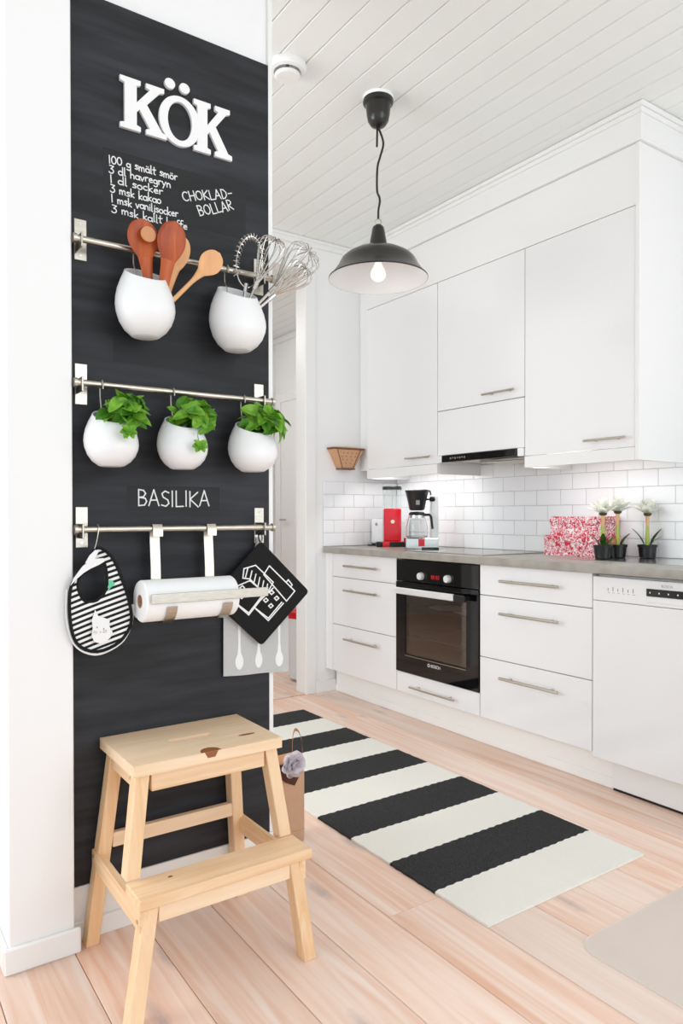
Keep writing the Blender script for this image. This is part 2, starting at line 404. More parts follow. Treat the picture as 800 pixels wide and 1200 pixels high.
# opening trim, crown trims, baseboards
struct('trim_1', box(nb(), 2.232, 2.302, YE-.009, YE+.103, 0, 2.505, bev=.003), TRIM, 'white painted casing beside the opening')
cr = nb(); box(cr, X0, 2.58, YE-.018, YE, HC-.045, HC-.001, bev=.004); box(cr, X0, 2.58, YE-.03, YE, HC-.018, HC-.001, bev=.003)
struct('trim_2', cr, TRIM, 'white crown moulding on the end wall')
struct('baseboard_back', box(nb(), 2.303, 2.445, YE-.012, YE, 0, .07, bev=.002), TRIM, 'low white baseboard beside the plinth')

# the partition with the chalkboard, its pier and trims
struct('wall_left', bx(.3057, 1.029, YB+.006, YB+.125, 0, H), WALL, 'white partition wall behind the chalkboard')
pw = nb(); box(pw, .3057, .4534, 1.8017, YB+.0055, 0, H, bev=.003)
struct('wall_pier', pw, WALL, 'white wall pier left of the chalkboard')
bb = nb(); box(bb, .2937, .4664, 1.7897, 1.8015, 0, .062, bev=.004); box(bb, .2937, .3055, 1.802, 1.98, 0, .062, bev=.004)
struct('baseboard_left', bb, TRIM, 'white baseboard around the wall pier')
bb = nb(); box(bb, .4545, 1.029, YB-.006, YB+.0055, 0, .1345, bev=.002); box(bb, .4545, 1.029, YB-.012, YB-.0065, 0, .05, bev=.002)
struct('baseboard_front', bb, TRIM, 'white baseboard below the chalkboard')
struct('trim_3', bx(1.017, 1.0295, YB-.004, YB+.0055, .136, H), TRIM, 'white corner strip along the chalkboard edge')

struct('trim_6', box(nb(), 1.15, 2.231, YE-.001, YE+.101, .0003, .007, bev=.003), FLOORW, 'pale wooden threshold strip in the opening')
# hall beyond the opening
struct('wall_hall_right', bx(X1, X1+.1, YE+.1, Y1_, 0, H), WALL, 'white hall wall seen through the opening')
struct('wall_hall_back', bx(X0, X1, Y1_, Y1_+.1, 0, H), WALL, 'white far wall of the hall')
struct('wall_hall_left', bx(X0-.1, X0, 2.2, Y1_, 0, H), WALL, 'white wall on the far left')
dr = thing('door_1', 'white flush hall door in a white frame', None, (3.3, 5.3, 0), kind='structure')
part('door_leaf', box(nb(), 3.275, 3.298, 4.86, 5.72, .01, 2.084, bev=.002), TRIM, dr)
fr = nb(); box(fr, 3.27, 3.299, 4.76, 4.855, 0, 2.165, bev=.004); box(fr, 3.27, 3.299, 5.725, 5.82, 0, 2.165, bev=.004); box(fr, 3.27, 3.299, 4.857, 5.723, 2.085, 2.165, bev=.004)
part('door_frame', fr, TRIM, dr)
hd = nb(); tube(hd, [(3.275, 5.66, 1.02), (3.23, 5.66, 1.02), (3.228, 5.56, 1.02)], .008, 8); part('handle', hd, BRASS, dr, label='steel lever handle')
tr_ = nb(); box(tr_, 3.27, X1-.001, YE+.1, Y1_, HC-.05, HC-.001, bev=.004); struct('trim_5', tr_, TRIM, 'white crown moulding in the hall')

# soffit and cornice over the wall cabinets
XU = 2.60
so = nb(); box(so, XU-.014, XW, 1.671, YE, 2.5435, HC-.001, bev=.002)
struct('soffit', so, SATIN, 'white boxed soffit above the wall cabinets')
cr = nb()
box(cr, XU-.032, XW-.001, 1.653, YE-.001, HC-.022, HC-.0015, bev=.004); box(cr, XU-.024, XW-.001, 1.661, YE-.001, HC-.042, HC-.022, bev=.003)
struct('trim_4', cr, TRIM, 'white crown moulding along the soffit')

# ------------------------------------------------------------------ kitchen: base run
XF = 2.376; ZT, ZB = .8386, .1426
YO = 2.937
def handle(parent, y0, y1, z, x, r=.0065):
    h = nb(); tube(h, [(x-.030, y0, z), (x-.030, y1, z)], r, 10)
    for y in (y0+.045*(1 if y1 > y0 else -1), y1-.045*(1 if y1 > y0 else -1)): tube(h, [(x-.030, y, z), (x+.001, y, z)], .005, 8)
    return part('handle', h, STEEL, parent, label='brushed steel bar handle')
def drawer(parent, y0, y1, z0, z1, hz, hy):
    d = part('drawer', box(nb(), XF, XF+.019, y0+.0018, y1-.0018, z0+.0018, z1-.0018, bev=.0012), GLOSS, parent)
    handle(d, hy[0], hy[1], hz, XF); return d
c1 = thing('drawer_cabinet', 'white gloss three drawer base cabinet in the corner beside the opening', 'cabinet', (2.65, 3.24, 0), 'base cabinets')
part('body', bx(XF+.02, XW-.005, YO+.001, 3.537, ZB, ZT-.001), SATIN, c1)
part('filler_strip', box(nb(), XF, XF+.019, 3.5385, YE-.001, ZB, ZT-.001, bev=.001), GLOSS, c1)
part('side_panel', bx(XF+.02, XW-.005, 3.5385, YE-.001, ZB, ZT-.001), SATIN, c1)
zs = [ZB, .42, .7003, ZT]
for i, hz in enumerate((.351, .6305, .7705)): drawer(c1, YO, 3.537, zs[i], zs[i+1], hz, (3.073, 3.385))
c2 = thing('drawer_cabinet', 'white gloss three drawer base cabinet between the oven and the dishwasher', 'cabinet', (2.65, 2.04, 0), 'base cabinets')
part('body', bx(XF+.02, XW-.005, YO-1.199, YO-.601, ZB, ZT-.001), SATIN, c2)
for i, hz in enumerate((.348, .6305, .7725)): drawer(c2, YO-1.2, YO-.6, zs[i], zs[i+1], hz, (1.878, 2.192))
c3 = thing('oven_cabinet', 'white gloss base cabinet with one low drawer under the oven', 'cabinet', (2.65, 2.64, 0), 'base cabinets')
bb = nb(); box(bb, XF+.02, XW-.005, YO-.599, YO-.581, ZB, ZT-.001); box(bb, XF+.02, XW-.005, YO-.019, YO-.001, ZB, ZT-.001); box(bb, XF+.02, XW-.005, YO-.581, YO-.019, ZB, .245); box(bb, XW-.02, XW-.005, YO-.581, YO-.019, .245, ZT-.001)
part('body', bb, SATIN, c3)
drawer(c3, YO-.6, YO, ZB, .2505, .191, (2.477, 2.80))

ov = thing('built_in_oven', 'black glass built-in oven with steel handle under the worktop', 'oven', (2.65, 2.637, .2505))
ya, yb = YO-.597, YO-.003
part('control_panel', box(nb(), XF-.004, XF+.02, ya, yb, .7215, .8318, bev=.0015), BLACKGL, ov)
fr = nb()   # door frame around the window
wy0, wy1, wz0, wz1 = 2.418, 2.86, .35, .655
box(fr, XF-.006, XF+.02, ya, wy0, .2525, .7175); box(fr, XF-.006, XF+.02, wy1, yb, .2525, .7175); box(fr, XF-.006, XF+.02, wy0, wy1, .2525, wz0); box(fr, XF-.006, XF+.02, wy0, wy1, wz1, .7175)
door = part('door', fr, BLACKGL, ov, smooth=False)
part('window_pane', bx(XF-.003, XF+.003, wy0, wy1, wz0, wz1), SMOKED, door)
cav = nb(); d0 = .42
box(cav, XF+.021, XF+d0, 2.37, 2.40, .27, .715); box(cav, XF+.021, XF+d0, 2.875, 2.905, .27, .715); box(cav, XF+.021, XF+d0, 2.4, 2.875, .27, .30); box(cav, XF+.021, XF+d0, 2.4, 2.875, .68, .715); box(cav, XF+d0, XF+d0+.02, 2.37, 2.905, .27, .715)
part('cavity', cav, OVENIN, ov)
part('tray', box(nb(), XF+.05, XF+.38, 2.402, 2.873, .425, .437, bev=.004), TRAY, ov)
part('tray', box(nb(), XF+.03, XF+.36, 2.402, 2.873, .570, .580, bev=.004), TRAY, ov)
hn = nb(); box(hn, XF-.05, XF-.034, 2.463, 2.897, .660, .692, bev=.003)
hh = part('handle', hn, KNOBM, door, label='bright steel bar handle')
hn = nb(); box(hn, XF-.049, XF-.035, 2.388, 2.462, .661, .691, bev=.003); box(hn, XF-.036, XF-.006, 2.395, 2.42, .668, .684)  # bracket post, plus a black bar end standing in for a dark reflection
part('handle_black_part', hn, BLACKPL, door); part('handle_black_part', bx(XF-.0338, XF-.006, 2.86, 2.885, .668, .684), BLACKPL, door)
for y in (2.734, 2.539):
    k = nb(); lathe(k, [(.019, 0), (.019, .012), (.0165, .019), (0, .019)], (0, 0, 0), 24)
    bmesh.ops.transform(k, matrix=Matrix.Translation((XF-.004, y, .756)) @ Matrix.Rotation(-math.pi/2, 4, 'Y'), verts=k.verts)
    part('knob', k, KNOBM, ov, label='round steel knob')
# clock digits
dg = nb()
for j, y in enumerate((2.662, 2.648, 2.628, 2.614)):
    for (a, b_, c_, d_) in ((0, .009, 0, .002), (0, .009, .008, .01), (0, .009, .016, .018), (0, .002, 0, .018), (.007, .009, 0, .018)): box(dg, XF-.0048, XF-.0042, y-b_, y-a, .747+c_, .747+d_)
part('clock_digits', dg, LEDRED, ov, label='red clock digits')
def text_mesh(s, size):
    cu = bpy.data.curves.new('t', 'FONT'); cu.body = s; cu.size = size; cu.extrude = .0002; cu.align_x = 'CENTER'
    o = bpy.data.objects.new('t', cu); COL.objects.link(o); dgp = bpy.context.evaluated_depsgraph_get(); me = bpy.data.meshes.new_from_object(o.evaluated_get(dgp))
    bpy.data.objects.remove(o); return me
RX = Matrix(((0, 0, -1, 0), (-1, 0, 0, 0), (0, 1, 0, 0), (0, 0, 0, 1)))   # text plane onto a face looking to -X
me = text_mesh('BOSCH', .021); me.transform(Matrix.Translation((XF-.0065, 2.628, .311)) @ RX); bmm = nb(); bmm.from_mesh(me); part('maker_lettering', bmm, PAPER, door, smooth=False)
lg = nb(); lathe(lg, [(.0055, 0), (.0085, 0), (.0085, .0004), (.0055, .0004)], (0, 0, 0), 18, caps=False)
bmesh.ops.transform(lg, matrix=Matrix.Translation((XF-.0063, 2.678, .318)) @ Matrix.Rotation(-math.pi/2, 4, 'Y'), verts=lg.verts); part('maker_emblem', lg, PAPER, door)
part('trim_line', bx(XF-.0068, XF-.006, 2.42, 2.86, .339, .3415), STEEL, door)
for y, x in ((2.70, XF+.13), (2.52, XF+.12)):
    p = nb(); lathe(p, [(0, 0), (.05, 0), (.085, .012), (.082, .014), (.05, .004), (0, .004)], (x, y, .5805), 28)
    single('oven_dish', p, PLATE, 'pale round dish on the oven tray, ' + ('nearer the left edge of the oven window' if y > 2.6 else 'nearer the right edge of the oven window'), 'dish', 'dishes inside the oven', origin=(x, y, .5805))

dw = thing('dishwasher', 'white dishwasher with a black display strip', 'dishwasher', (2.65, 1.435, 0))
da, db = 1.137, 1.7345
part('body', bx(XF+.03, XW-.01, da+.004, db-.004, .12, .832), SATIN, dw)
pn = part('control_panel', box(nb(), XF-.002, XF+.029, da, db, .7355, .8265, bev=.002), GLOSS, dw)
part('door', box(nb(), XF-.002, XF+.029, da, db, .128, .7335, bev=.002), GLOSS, dw)
part('display_strip', box(nb(), XF-.006, XF-.0015, 1.20, 1.507, .770, .797, bev=.001), BLACKGL, pn)
gr = nb(); box(gr, XF-.004, XF-.0015, 1.20, 1.507, .748, .7685, bev=.002); part('grip_recess', gr, SATIN, pn)
ic = nb()
for k in range(6): box(ic, XF-.0026, XF-.0018, 1.665-k*.021, 1.668-k*.021, .775, .775+(.016 if k % 2 else .011)); 
for k in range(6): box(ic, XF-.0026, XF-.0018, 1.659-k*.021, 1.668-k*.021, .768, .7695)
part('programme_marks', ic, INK, pn, smooth=False)
for k in range(4): part('display_mark', bx(XF-.0066, XF-.0058, 1.49-k*.035, 1.494-k*.035, .781, .786), PAPER, pn, smooth=False)
me = text_mesh('BOSCH', .013); me.transform(Matrix.Translation((XF-.0022, 1.43, .805)) @ RX); bmm = nb(); bmm.from_mesh(me); part('maker_lettering', bmm, INK, pn, smooth=False)
part('plinth_panel', box(nb(), 2.43, 2.445, da, 1.683, .0105, .1265, bev=.001), SATIN, dw)
part('gap_shade', bx(2.434, 2.44, da, 1.683, .0005, .010), BLACKPL, dw)  # black strip standing in for the shade in the gap under the panel

pl = thing('plinth', 'long cream plinth below the base cabinets', 'plinth', (2.45, 2.65, 0))
part('plinth_board', bx(2.4466, 2.462, 1.686, YE-.013, .0005, ZB-.001), PLINTH, pl)
part('skirting_strip', box(nb(), 2.441, 2.4463, 1.686, YE-.013, .0005, .042, bev=.001), PLINTH, pl)

wt = thing('worktop', 'grey concrete-look worktop running over the base cabinets and the dishwasher', 'worktop', (2.64, 2.3, .8386))
part('slab', box(nb(), 2.3506, XW-.001, 1.0, YE-.0095, .839, .8728, bev=.003, seg=2), COUNTER, wt)
hb = thing('ceramic_hob', 'flat black glass hob set in the grey worktop', 'hob', (2.66, 2.66, .8728))
part('glass_plate', box(nb(), 2.43, 2.86, 2.372, 2.95, .873, .8765, bev=.001), BLACKGL, hb)
fr = nb()
for a in ((2.424, 2.4298, 2.366, 2.956), (2.8602, 2.866, 2.366, 2.956)): box(fr, *a, .873, .877)
for a in ((2.4298, 2.8602, 2.366, 2.3718), (2.4298, 2.8602, 2.9502, 2.956)): box(fr, *a, .873, .877)
part('steel_frame', fr, STEEL, hb, smooth=False)
sk = thing('sink_drainer', 'polished steel drainer plate in the worktop under the right-hand flower pot', 'sink', (2.66, 1.4, .8728))
part('drainer_plate', box(nb(), 2.55, 2.905, 1.02, 1.99, .873, .8745, bev=.0007), DRAIN, sk)

# ------------------------------------------------------------------ kitchen: wall cabinets
Z0F, ZD0, ZD1, ZF1 = 1.2816, 1.3349, 2.2976, 2.543
def wall_cab(label, y0, y1, doorz0, hz, hy, valance=True, bodyz=None, end=False):
    c = thing('wall_cabinet', label, 'cabinet', (2.77, (y0+y1)/2, 0), 'wall cabinets')
    part('body', bx(XU+.02, XW-.009 if not bodyz else XW-.009, y0+.0005, y1-.0005, (bodyz or ZD0), ZF1-.001), SATIN, c)
    d = part('door', box(nb(), XU, XU+.019, y0+.0015, y1-.0015, doorz0+.0015, ZD1-.0015, bev=.0012), GLOSS, c)
    handle(d, hy[0], hy[1], hz, XU, .0055)
    if valance: part('light_valance', box(nb(), XU-.002, XU+.016, y0+.0005, y1-.0005, Z0F, ZD0-.001, bev=.001), SATIN, c)
    return c
u1 = wall_cab('white tall-door wall cabinet in the corner left of the extractor', 2.869, 3.494, ZD0, 1.3765, (2.90, 3.105))
vr = nb(); box(vr, XU+.0165, XW-.01, 2.8695, 2.8855, Z0F, ZD0-.001); box(vr, XU+.0165, XW-.01, 3.478, 3.4935, Z0F, ZD0-.001); part('valance_return', vr, SATIN, u1)
part('filler_strip', bx(XU+.035, XU+.05, 3.495, YE-.001, ZD0, ZF1-.001), SATIN, u1)
u2 = wall_cab('white wall cabinet above the extractor with a blank panel below its door', 2.2715, 2.8685, 1.612, 1.6515, (2.312, 2.517), False, 1.385)
part('blank_panel', box(nb(), XU, XU+.019, 2.273, 2.867, 1.3765, 1.609, bev=.0012), GLOSS, u2)
u3 = wall_cab('white tall-door wall cabinet at the free end above the red boxes', 1.7035, 2.271, ZD0, 1.375, (1.729, 1.927))
part('end_panel', box(nb(), XU-.003, XW-.009, 1.685, 1.703, Z0F, ZF1-.0005, bev=.001), SATIN, u3)
part('valance_return', bx(XU+.0165, XW-.01, 2.254, 2.2705, Z0F, ZD0-.001), SATIN, u3)
us = nb(); box(us, 2.67, 2.72, 1.74, 1.86, 1.318, 1.334, bev=.003); part('under_cabinet_light', us, STEEL, u3); us = nb(); box(us, 2.67, 2.71, 1.98, 2.2, 1.318, 1.334, bev=.003); part('under_cabinet_light', us, SATIN, u3)
single('fascia_panel', box(nb(), XU, XU+.0195, 1.7035, 3.494, ZD1+.001, ZF1-.001, bev=.0008), SATIN, 'long white fascia panel above the wall cabinet doors', 'panel', origin=(XU, 2.6, ZD1+.001))
eh = thing('extractor_hood', 'slim pull-out extractor hood with a black control bar', 'extractor hood', (2.77, 2.57, 1.33))
part('control_bar', box(nb(), XU-.006, XU+.03, 2.31, 2.83, 1.339, 1.3735, bev=.001), BLACKGL, eh)
for y0, y1 in ((2.2745, 2.3095), (2.8305, 2.8655)): part('end_block', box(nb(), XU-.007, XU+.03, y0, y1, 1.337, 1.3745, bev=.0015), GLOSS, eh)
part('filter_plate', bx(XU+.031, XW-.03, 2.276, 2.864, 1.345, 1.383), STEEL, eh)
part('visor', box(nb(), XU+.04, XU+.26, 2.29, 2.60, 1.325, 1.339, bev=.003), STEEL, eh)
ic = nb()
for k in range(7): box(ic, XU-.0068, XU-.006, 2.655+k*.017, 2.665+k*.017, 1.352+(k % 2)*.003, 1.362)
part('button_marks', ic, STEEL, eh, smooth=False)

# ------------------------------------------------------------------ pendant lamp and ceiling vent
LX, LY = 1.716, 2.234
lp = thing('pendant_lamp', 'black industrial pendant lamp with a white-lined shade', 'lamp', (LX, LY, HC))
part('ceiling_plate', lathe(nb(), [(.058, HC-.012), (.06, HC-.0005), (0, HC-.0005)], (LX, LY, 0), 32), LAMPIN, lp)
part('canopy', lathe(nb(), [(.0, HC-.0125), (.0585, HC-.0125), (.060, HC-.02), (.058, HC-.028), (.049, HC-.034), (.045, HC-.07), (.040, HC-.095), (.028, HC-.112), (.012, HC-.12), (0, HC-.12)], (LX, LY, 0), 32), BLACKSH, lp)
cd = smoothcurve([(0, 0, 2.57), (.013, -.009, 2.53), (.016, -.011, 2.50), (.006, -.004, 2.455), (-.002, .001, 2.42), (-.004, .003, 2.37), (-.003, .002, 2.32), (.004, -.002, 2.30), (.005, -.003, 2.28), (.001, 0, 2.25), (0, 0, 2.215)], 6)
part('cord', tube(nb(), [(LX+p.x, LY+p.y, p.z) for p in cd], .0042, 8), BLACKPL, lp)
part('cord_stub', tube(nb(), [(LX-.003, LY+.002, 2.57), (LX-.004, LY+.003, 2.495)], .004, 8), BLACKPL, lp)
part('hanging_ring', tube(nb(), [(LX+rt.x*.011*math.cos(a), LY+rt.y*.011*math.cos(a), 2.203+.0125*math.sin(a)) for a in [i*math.pi/10 for i in range(20)]], .0025, 6, closed=True), STEEL, lp)
part('neck', lathe(nb(), [(0, 2.192), (.012, 2.192), (.021, 2.184), (.0235, 2.178), (.036, 2.108), (.036, 2.100)], (LX, LY, 0), 32, caps=False), BLACKSH, lp)
outer = [(.034, 2.104), (.062, 2.099), (.095, 2.089), (.125, 2.073), (.142, 2.058), (.150, 2.045), (.157, 2.030), (.186, 1.990), (.1935, 1.986), (.1935, 1.981)]
sh = part('shade', lathe(nb(), outer, (LX, LY, 0), 56, caps=False), BLACKSH, lp)
part('shade_lining', lathe(nb(), [(r-.0025 if r > .05 else r, z-.003) for r, z in outer[:-2]] + [(.1925, 1.981)], (LX, LY, 0), 56, caps=False), LAMPIN, sh, label='white enamel inside')
part('socket', lathe(nb(), [(.02, 2.10), (.02, 2.05), (.014, 2.045), (0, 2.045)], (LX, LY, 0), 20), LAMPIN, lp)
part('bulb', lathe(nb(), [(.013, 2.045), (.016, 2.035), (.027, 2.015), (.030, 2.0), (.027, 1.987), (.016, 1.976), (0, 1.972)], (LX, LY, 0), 24), BULBGL, lp)

vn = thing('ceiling_vent', 'round white ceiling vent beside the partition wall', 'vent', (1.325, 2.262, HC))
part('rim', lathe(nb(), [(.068, HC-.0003), (.070, HC-.012), (.062, HC-.024), (.05, HC-.028), (.044, HC-.02), (.044, HC-.0003)], (1.325, 2.262, 0), 40, caps=False), TRIM, vn)
part('valve_disc', lathe(nb(), [(0, HC-.024), (.012, HC-.03), (.046, HC-.036), (.047, HC-.040), (.040, HC-.046), (0, HC-.048)], (1.325, 2.262, 0), 40), TRIM, vn)
part('stem', lathe(nb(), [(.006, HC-.0003), (.006, HC-.03)], (1.325, 2.262, 0), 10), INK, vn)

# ------------------------------------------------------------------ chalkboard
cb = thing('chalkboard', 'tall black chalkboard covering the partition wall', 'chalkboard', (.735, YB, .136))
part('board', box(nb(), .4545, 1.0165, YB-.004, YB+.0055, .136, 2.3655, bev=.001), CHALKB, cb)
YF = YB-.004
for a in ((.542, .943, 1.845, 1.994), (.566, .905, 1.455, 1.52), (.60, .86, 1.075, 1.14)):
    part('wiped_patch', bx(a[0], a[1], YF-.0003, YF-.00005, a[2], a[3]), PATCH, cb, smooth=False)
def arc(cx, cy, rx, ry, a0, a1, n=10): return [(cx+rx*math.cos(math.radians(a0+(a1-a0)*i/n)), cy+ry*math.sin(math.radians(a0+(a1-a0)*i/n))) for i in range(n+1)]
XH = .55
G = {
 '0': (.5, [arc(.22, .5, .2, .46, 90, 450)]), '1': (.25, [[(.08, .95), (.1, .02)]]), '3': (.45, [[(.05, .95), (.38, .9), (.16, .56)] + arc(.17, .3, .2, .27, 80, -150)]),
 'g': (.45, [arc(.2, .3, .16, .22, 40, 360), [(.38, .5), (.38, -.15), (.25, -.3), (.06, -.22)]]), 's': (.36, [[(.3, .48), (.12, .54), (.06, .42), (.28, .2), (.24, .04), (.04, .06)]]),
 'm': (.62, [[(.04, .5), (.05, 0)], [(.05, .35), (.17, .52), (.26, .42), (.27, 0)], [(.27, .35), (.4, .52), (.5, .42), (.52, 0)]]),
 'a': (.45, [arc(.2, .26, .17, .24, 30, 330), [(.37, .5), (.38, .05), (.43, 0)]]), 'l': (.22, [[(.08, 1), (.08, .06), (.16, 0)]]), 't': (.35, [[(.16, .9), (.15, .08), (.26, 0)], [(.02, .55), (.32, .6)]]),
 'o': (.42, [arc(.19, .27, .17, .25, 90, 450)]), 'r': (.34, [[(.06, .5), (.07, 0)], [(.07, .32), (.18, .5), (.3, .48)]]), 'd': (.46, [arc(.19, .26, .17, .24, 30, 330), [(.37, 1), (.38, 0)]]),
 'h': (.44, [[(.06, 1), (.06, 0)], [(.06, .35), (.2, .52), (.34, .4), (.35, 0)]]), 'v': (.4, [[(.03, .5), (.17, 0), (.34, .52)]]), 'e': (.4, [[(.05, .26), (.33, .32), (.26, .5), (.1, .46), (.05, .2), (.16, .02), (.34, .08)]]),
 'y': (.42, [[(.04, .5), (.18, .1)], [(.36, .52), (.1, -.3)]]), 'n': (.44, [[(.05, .5), (.06, 0)], [(.06, .35), (.2, .52), (.33, .4), (.35, 0)]]), 'c': (.36, [arc(.2, .27, .16, .24, 50, 310)]),
 'k': (.4, [[(.06, 1), (.06, 0)], [(.32, .5), (.07, .24), (.34, 0)]]), 'i': (.18, [[(.08, .5), (.08, 0)], [(.08, .7), (.09, .73)]]), 'j': (.22, [[(.14, .5), (.13, -.2), (.02, -.28)], [(.14, .7), (.15, .73)]]),
 'f': (.3, [[(.3, .95), (.16, .95), (.12, .8), (.12, 0)], [(.0, .5), (.28, .53)]]), 'u': (.42, [[(.05, .5), (.08, .08), (.22, 0), (.34, .15), (.35, .5)]]),
 'C': (.6, [arc(.32, .5, .28, .46, 50, 310)]), 'H': (.6, [[(.06, 1), (.06, 0)], [(.5, 1), (.5, 0)], [(.06, .5), (.5, .52)]]), 'O': (.66, [arc(.31, .5, .27, .46, 90, 450)]),
 'K': (.58, [[(.07, 1), (.07, 0)], [(.5, .95), (.08, .5), (.52, 0)]]), 'L': (.5, [[(.07, 1), (.07, 0), (.45, .02)]]), 'A': (.62, [[(.02, 0), (.28, 1), (.54, 0)], [(.12, .34), (.46, .36)]]),
 'D': (.6, [[(.07, 0), (.07, 1), (.3, .95), (.5, .65), (.48, .3), (.3, .04), (.07, 0)]]), '-': (.5, [[(.08, .5), (.42, .52)]]), 'B': (.56, [[(.07, 0), (.07, 1), (.32, .95), (.42, .76), (.32, .56), (.09, .52)], [(.09, .52), (.4, .46), (.47, .26), (.36, .04), (.07, 0)]]),
 'R': (.58, [[(.07, 0), (.07, 1), (.34, .95), (.44, .74), (.34, .54), (.09, .5), (.5, 0)]]), 'S': (.52, [[(.44, .88), (.24, .98), (.08, .82), (.14, .6), (.38, .42), (.44, .2), (.28, .02), (.05, .1)]]), 'I': (.24, [[(.1, 1), (.1, 0)]]), ' ': (.32, []),
}
G['\u00e4'] = (G['a'][0], G['a'][1] + [[(.12, .72), (.13, .75)], [(.27, .72), (.28, .75)]]); G['\u00f6'] = (G['o'][0], G['o'][1] + [[(.1, .72), (.11, .75)], [(.25, .72), (.26, .75)]])
def writing(s, p0, p1, h, wd, name='chalk_writing'):
    """strokes lying on the board from p0 towards p1 (x,z); the line is fitted to that length"""
    bm = nb(); tot = sum(G[c][0] for c in s); dx, dz = p1[0]-p0[0], p1[1]-p0[1]; Ln = math.hypot(dx, dz); ux, uz = dx/Ln, dz/Ln; kx = Ln/tot
    r = random.Random(s); cx = 0; cnt = 0
    for c in s:
        w, st = G[c]; jy = r.uniform(-.06, .06)
        for pl in st:
            P = []
            for (x, y) in pl:
                a = (cx+x)*kx; b_ = (y+jy)*h; P.append(Vector((p0[0]+ux*a-uz*b_, 0, p0[1]+uz*a+ux*b_)))
            for q0, q1 in zip(P, P[1:]):
                d = q1-q0
                if d.length < 1e-6: continue
                d.normalize(); nn = Vector((-d.z, 0, d.x))*wd/2; q0 = q0-d*wd*.35; q1 = q1+d*wd*.35
                cnt += 1; prism(bm, [(v.x, YF-.0010-(cnt % 60)*8e-6, v.z) for v in (q0+nn, q0-nn, q1-nn, q1+nn)], (0, .0006, 0))
        cx += w
    return part(name, bm, CHALK, cb, smooth=False)
lines = ['100 g sm\u00e4lt sm\u00f6r', '3 dl havregryn', '1 dl socker', '3 msk kakao', '1 msk vaniljsocker', '3 msk kallt kaffe']
ends = [.74, .722, .70, .695, .742, .768]
for i, (s, e) in enumerate(zip(lines, ends)): writing(s, (.556+.0015*i, 1.957-.0245*i), (e, 1.957-.0245*i+(.004 if i < 5 else .001)), .021, .0027)
writing('CHOKLAD-', (.757, 1.908), (.905, 1.956), .025, .0028); writing('BOLLAR', (.803, 1.880), (.908, 1.924), .027, .0028)
writing('BASILIKA', (.627, 1.087), (.832, 1.088), .042, .0034)

# the three joined white letters
ls = thing('letter_sign', 'white slab-serif wooden letters reading K\u00d6K', 'sign', (.737, YF, 2.055))
def kletter(x0, x1, z0, z1):
    bm = nb(); w = x1-x0; h = z1-z0; t = .009
    q = [(0, 0), (0, .09), (.10, .115), (.10, .885), (0, .91), (0, 1), (.46, 1), (.46, .91), (.37, .885), (.37, .56), (.67, .885), (.58, .91), (.58, 1), (1, 1), (1, .91), (.90, .885), (.60, .575), (.95, .115), (1.06, .09), (1.06, 0), (.58, 0), (.58, .09), (.67, .115), (.43, .44), (.37, .37), (.37, .115), (.46, .09), (.46, 0)]
    prism(bm, [(x0+a*w, YF-.001-t, z0+b_*h) for a, b_ in q], (0, t, 0))
    return bm
part('letter', kletter(.583, .700, 2.055, 2.186), LETTER, ls, smooth=False)
o_ = nb(); n = 40
for i in range(n):
    a, b_ = 2*math.pi*i/n, 2*math.pi*(i+1)/n
    q = [(.744+rx*math.cos(t), YF-.0095, 2.116+rz*math.sin(t)) for rx, rz, t in ((.058, .066, a), (.034, .051, a), (.034, .051, b_), (.058, .066, b_))]
    prism(o_, q, (0, .009, 0))
bmesh.ops.remove_doubles(o_, verts=o_.verts, dist=1e-5)
od = part('letter', o_, LETTER, ls, smooth=False)
for x in (.716, .757): part('dot', prism(nb(), [(x+.0145*math.cos(i*math.pi/12), YF-.010, 2.2075+.0135*math.sin(i*math.pi/12)) for i in range(24)], (0, .009, 0)), LETTER, od)
part('letter', kletter(.783, .890, 2.052, 2.190), LETTER, ls, smooth=False)

# ------------------------------------------------------------------ rails
RY = 1.80
def rail(zbar, ztop, label):
    r = thing('wall_rail', label, 'rail', (.735, YF, ztop-.1016), 'steel rails on the chalkboard')
    part('bar', tube(nb(), [(.462, RY, zbar), (1.003, RY, zbar)], .0082, 14), STEEL, r)
    for x0 in (.4703, .9682):
        b_ = part('bracket', box(nb(), x0, x0+.0302, YF-.003, YF-.0005, ztop-.1016, ztop, bev=.001), STEEL, r)
        arm = nb(); box(arm, x0+.002, x0+.006, RY-.014, YF-.003, zbar-.022, zbar+.014, bev=.001); box(arm, x0+.002, x0+.028, RY-.0145, RY-.0115, zbar-.022, zbar+.012, bev=.001) if False else None
        part('bracket_arm', arm, STEEL, b_)
        for dz in (.012, .0896):
            sc = nb(); prism(sc, [(x0+.0151+.0035*math.cos(i*math.pi/6), YF-.0042, ztop-dz+.0035*math.sin(i*math.pi/6)) for i in range(12)], (0, .0013, 0)); part('screw', sc, POLISH, b_)
    for x in (.4605, 1.0035): part('end_cap', tube(nb(), [(x-.004, RY, zbar), (x+.004, RY, zbar)], .0115, 16), STEEL, r)
rail(1.733, 1.7977, 'top steel rail carrying the two utensil pots')
rail(1.385, 1.4398, 'middle steel rail carrying the three basil pots')
rail(1.028, 1.0838, 'bottom steel rail carrying the bib and paper towel holder')

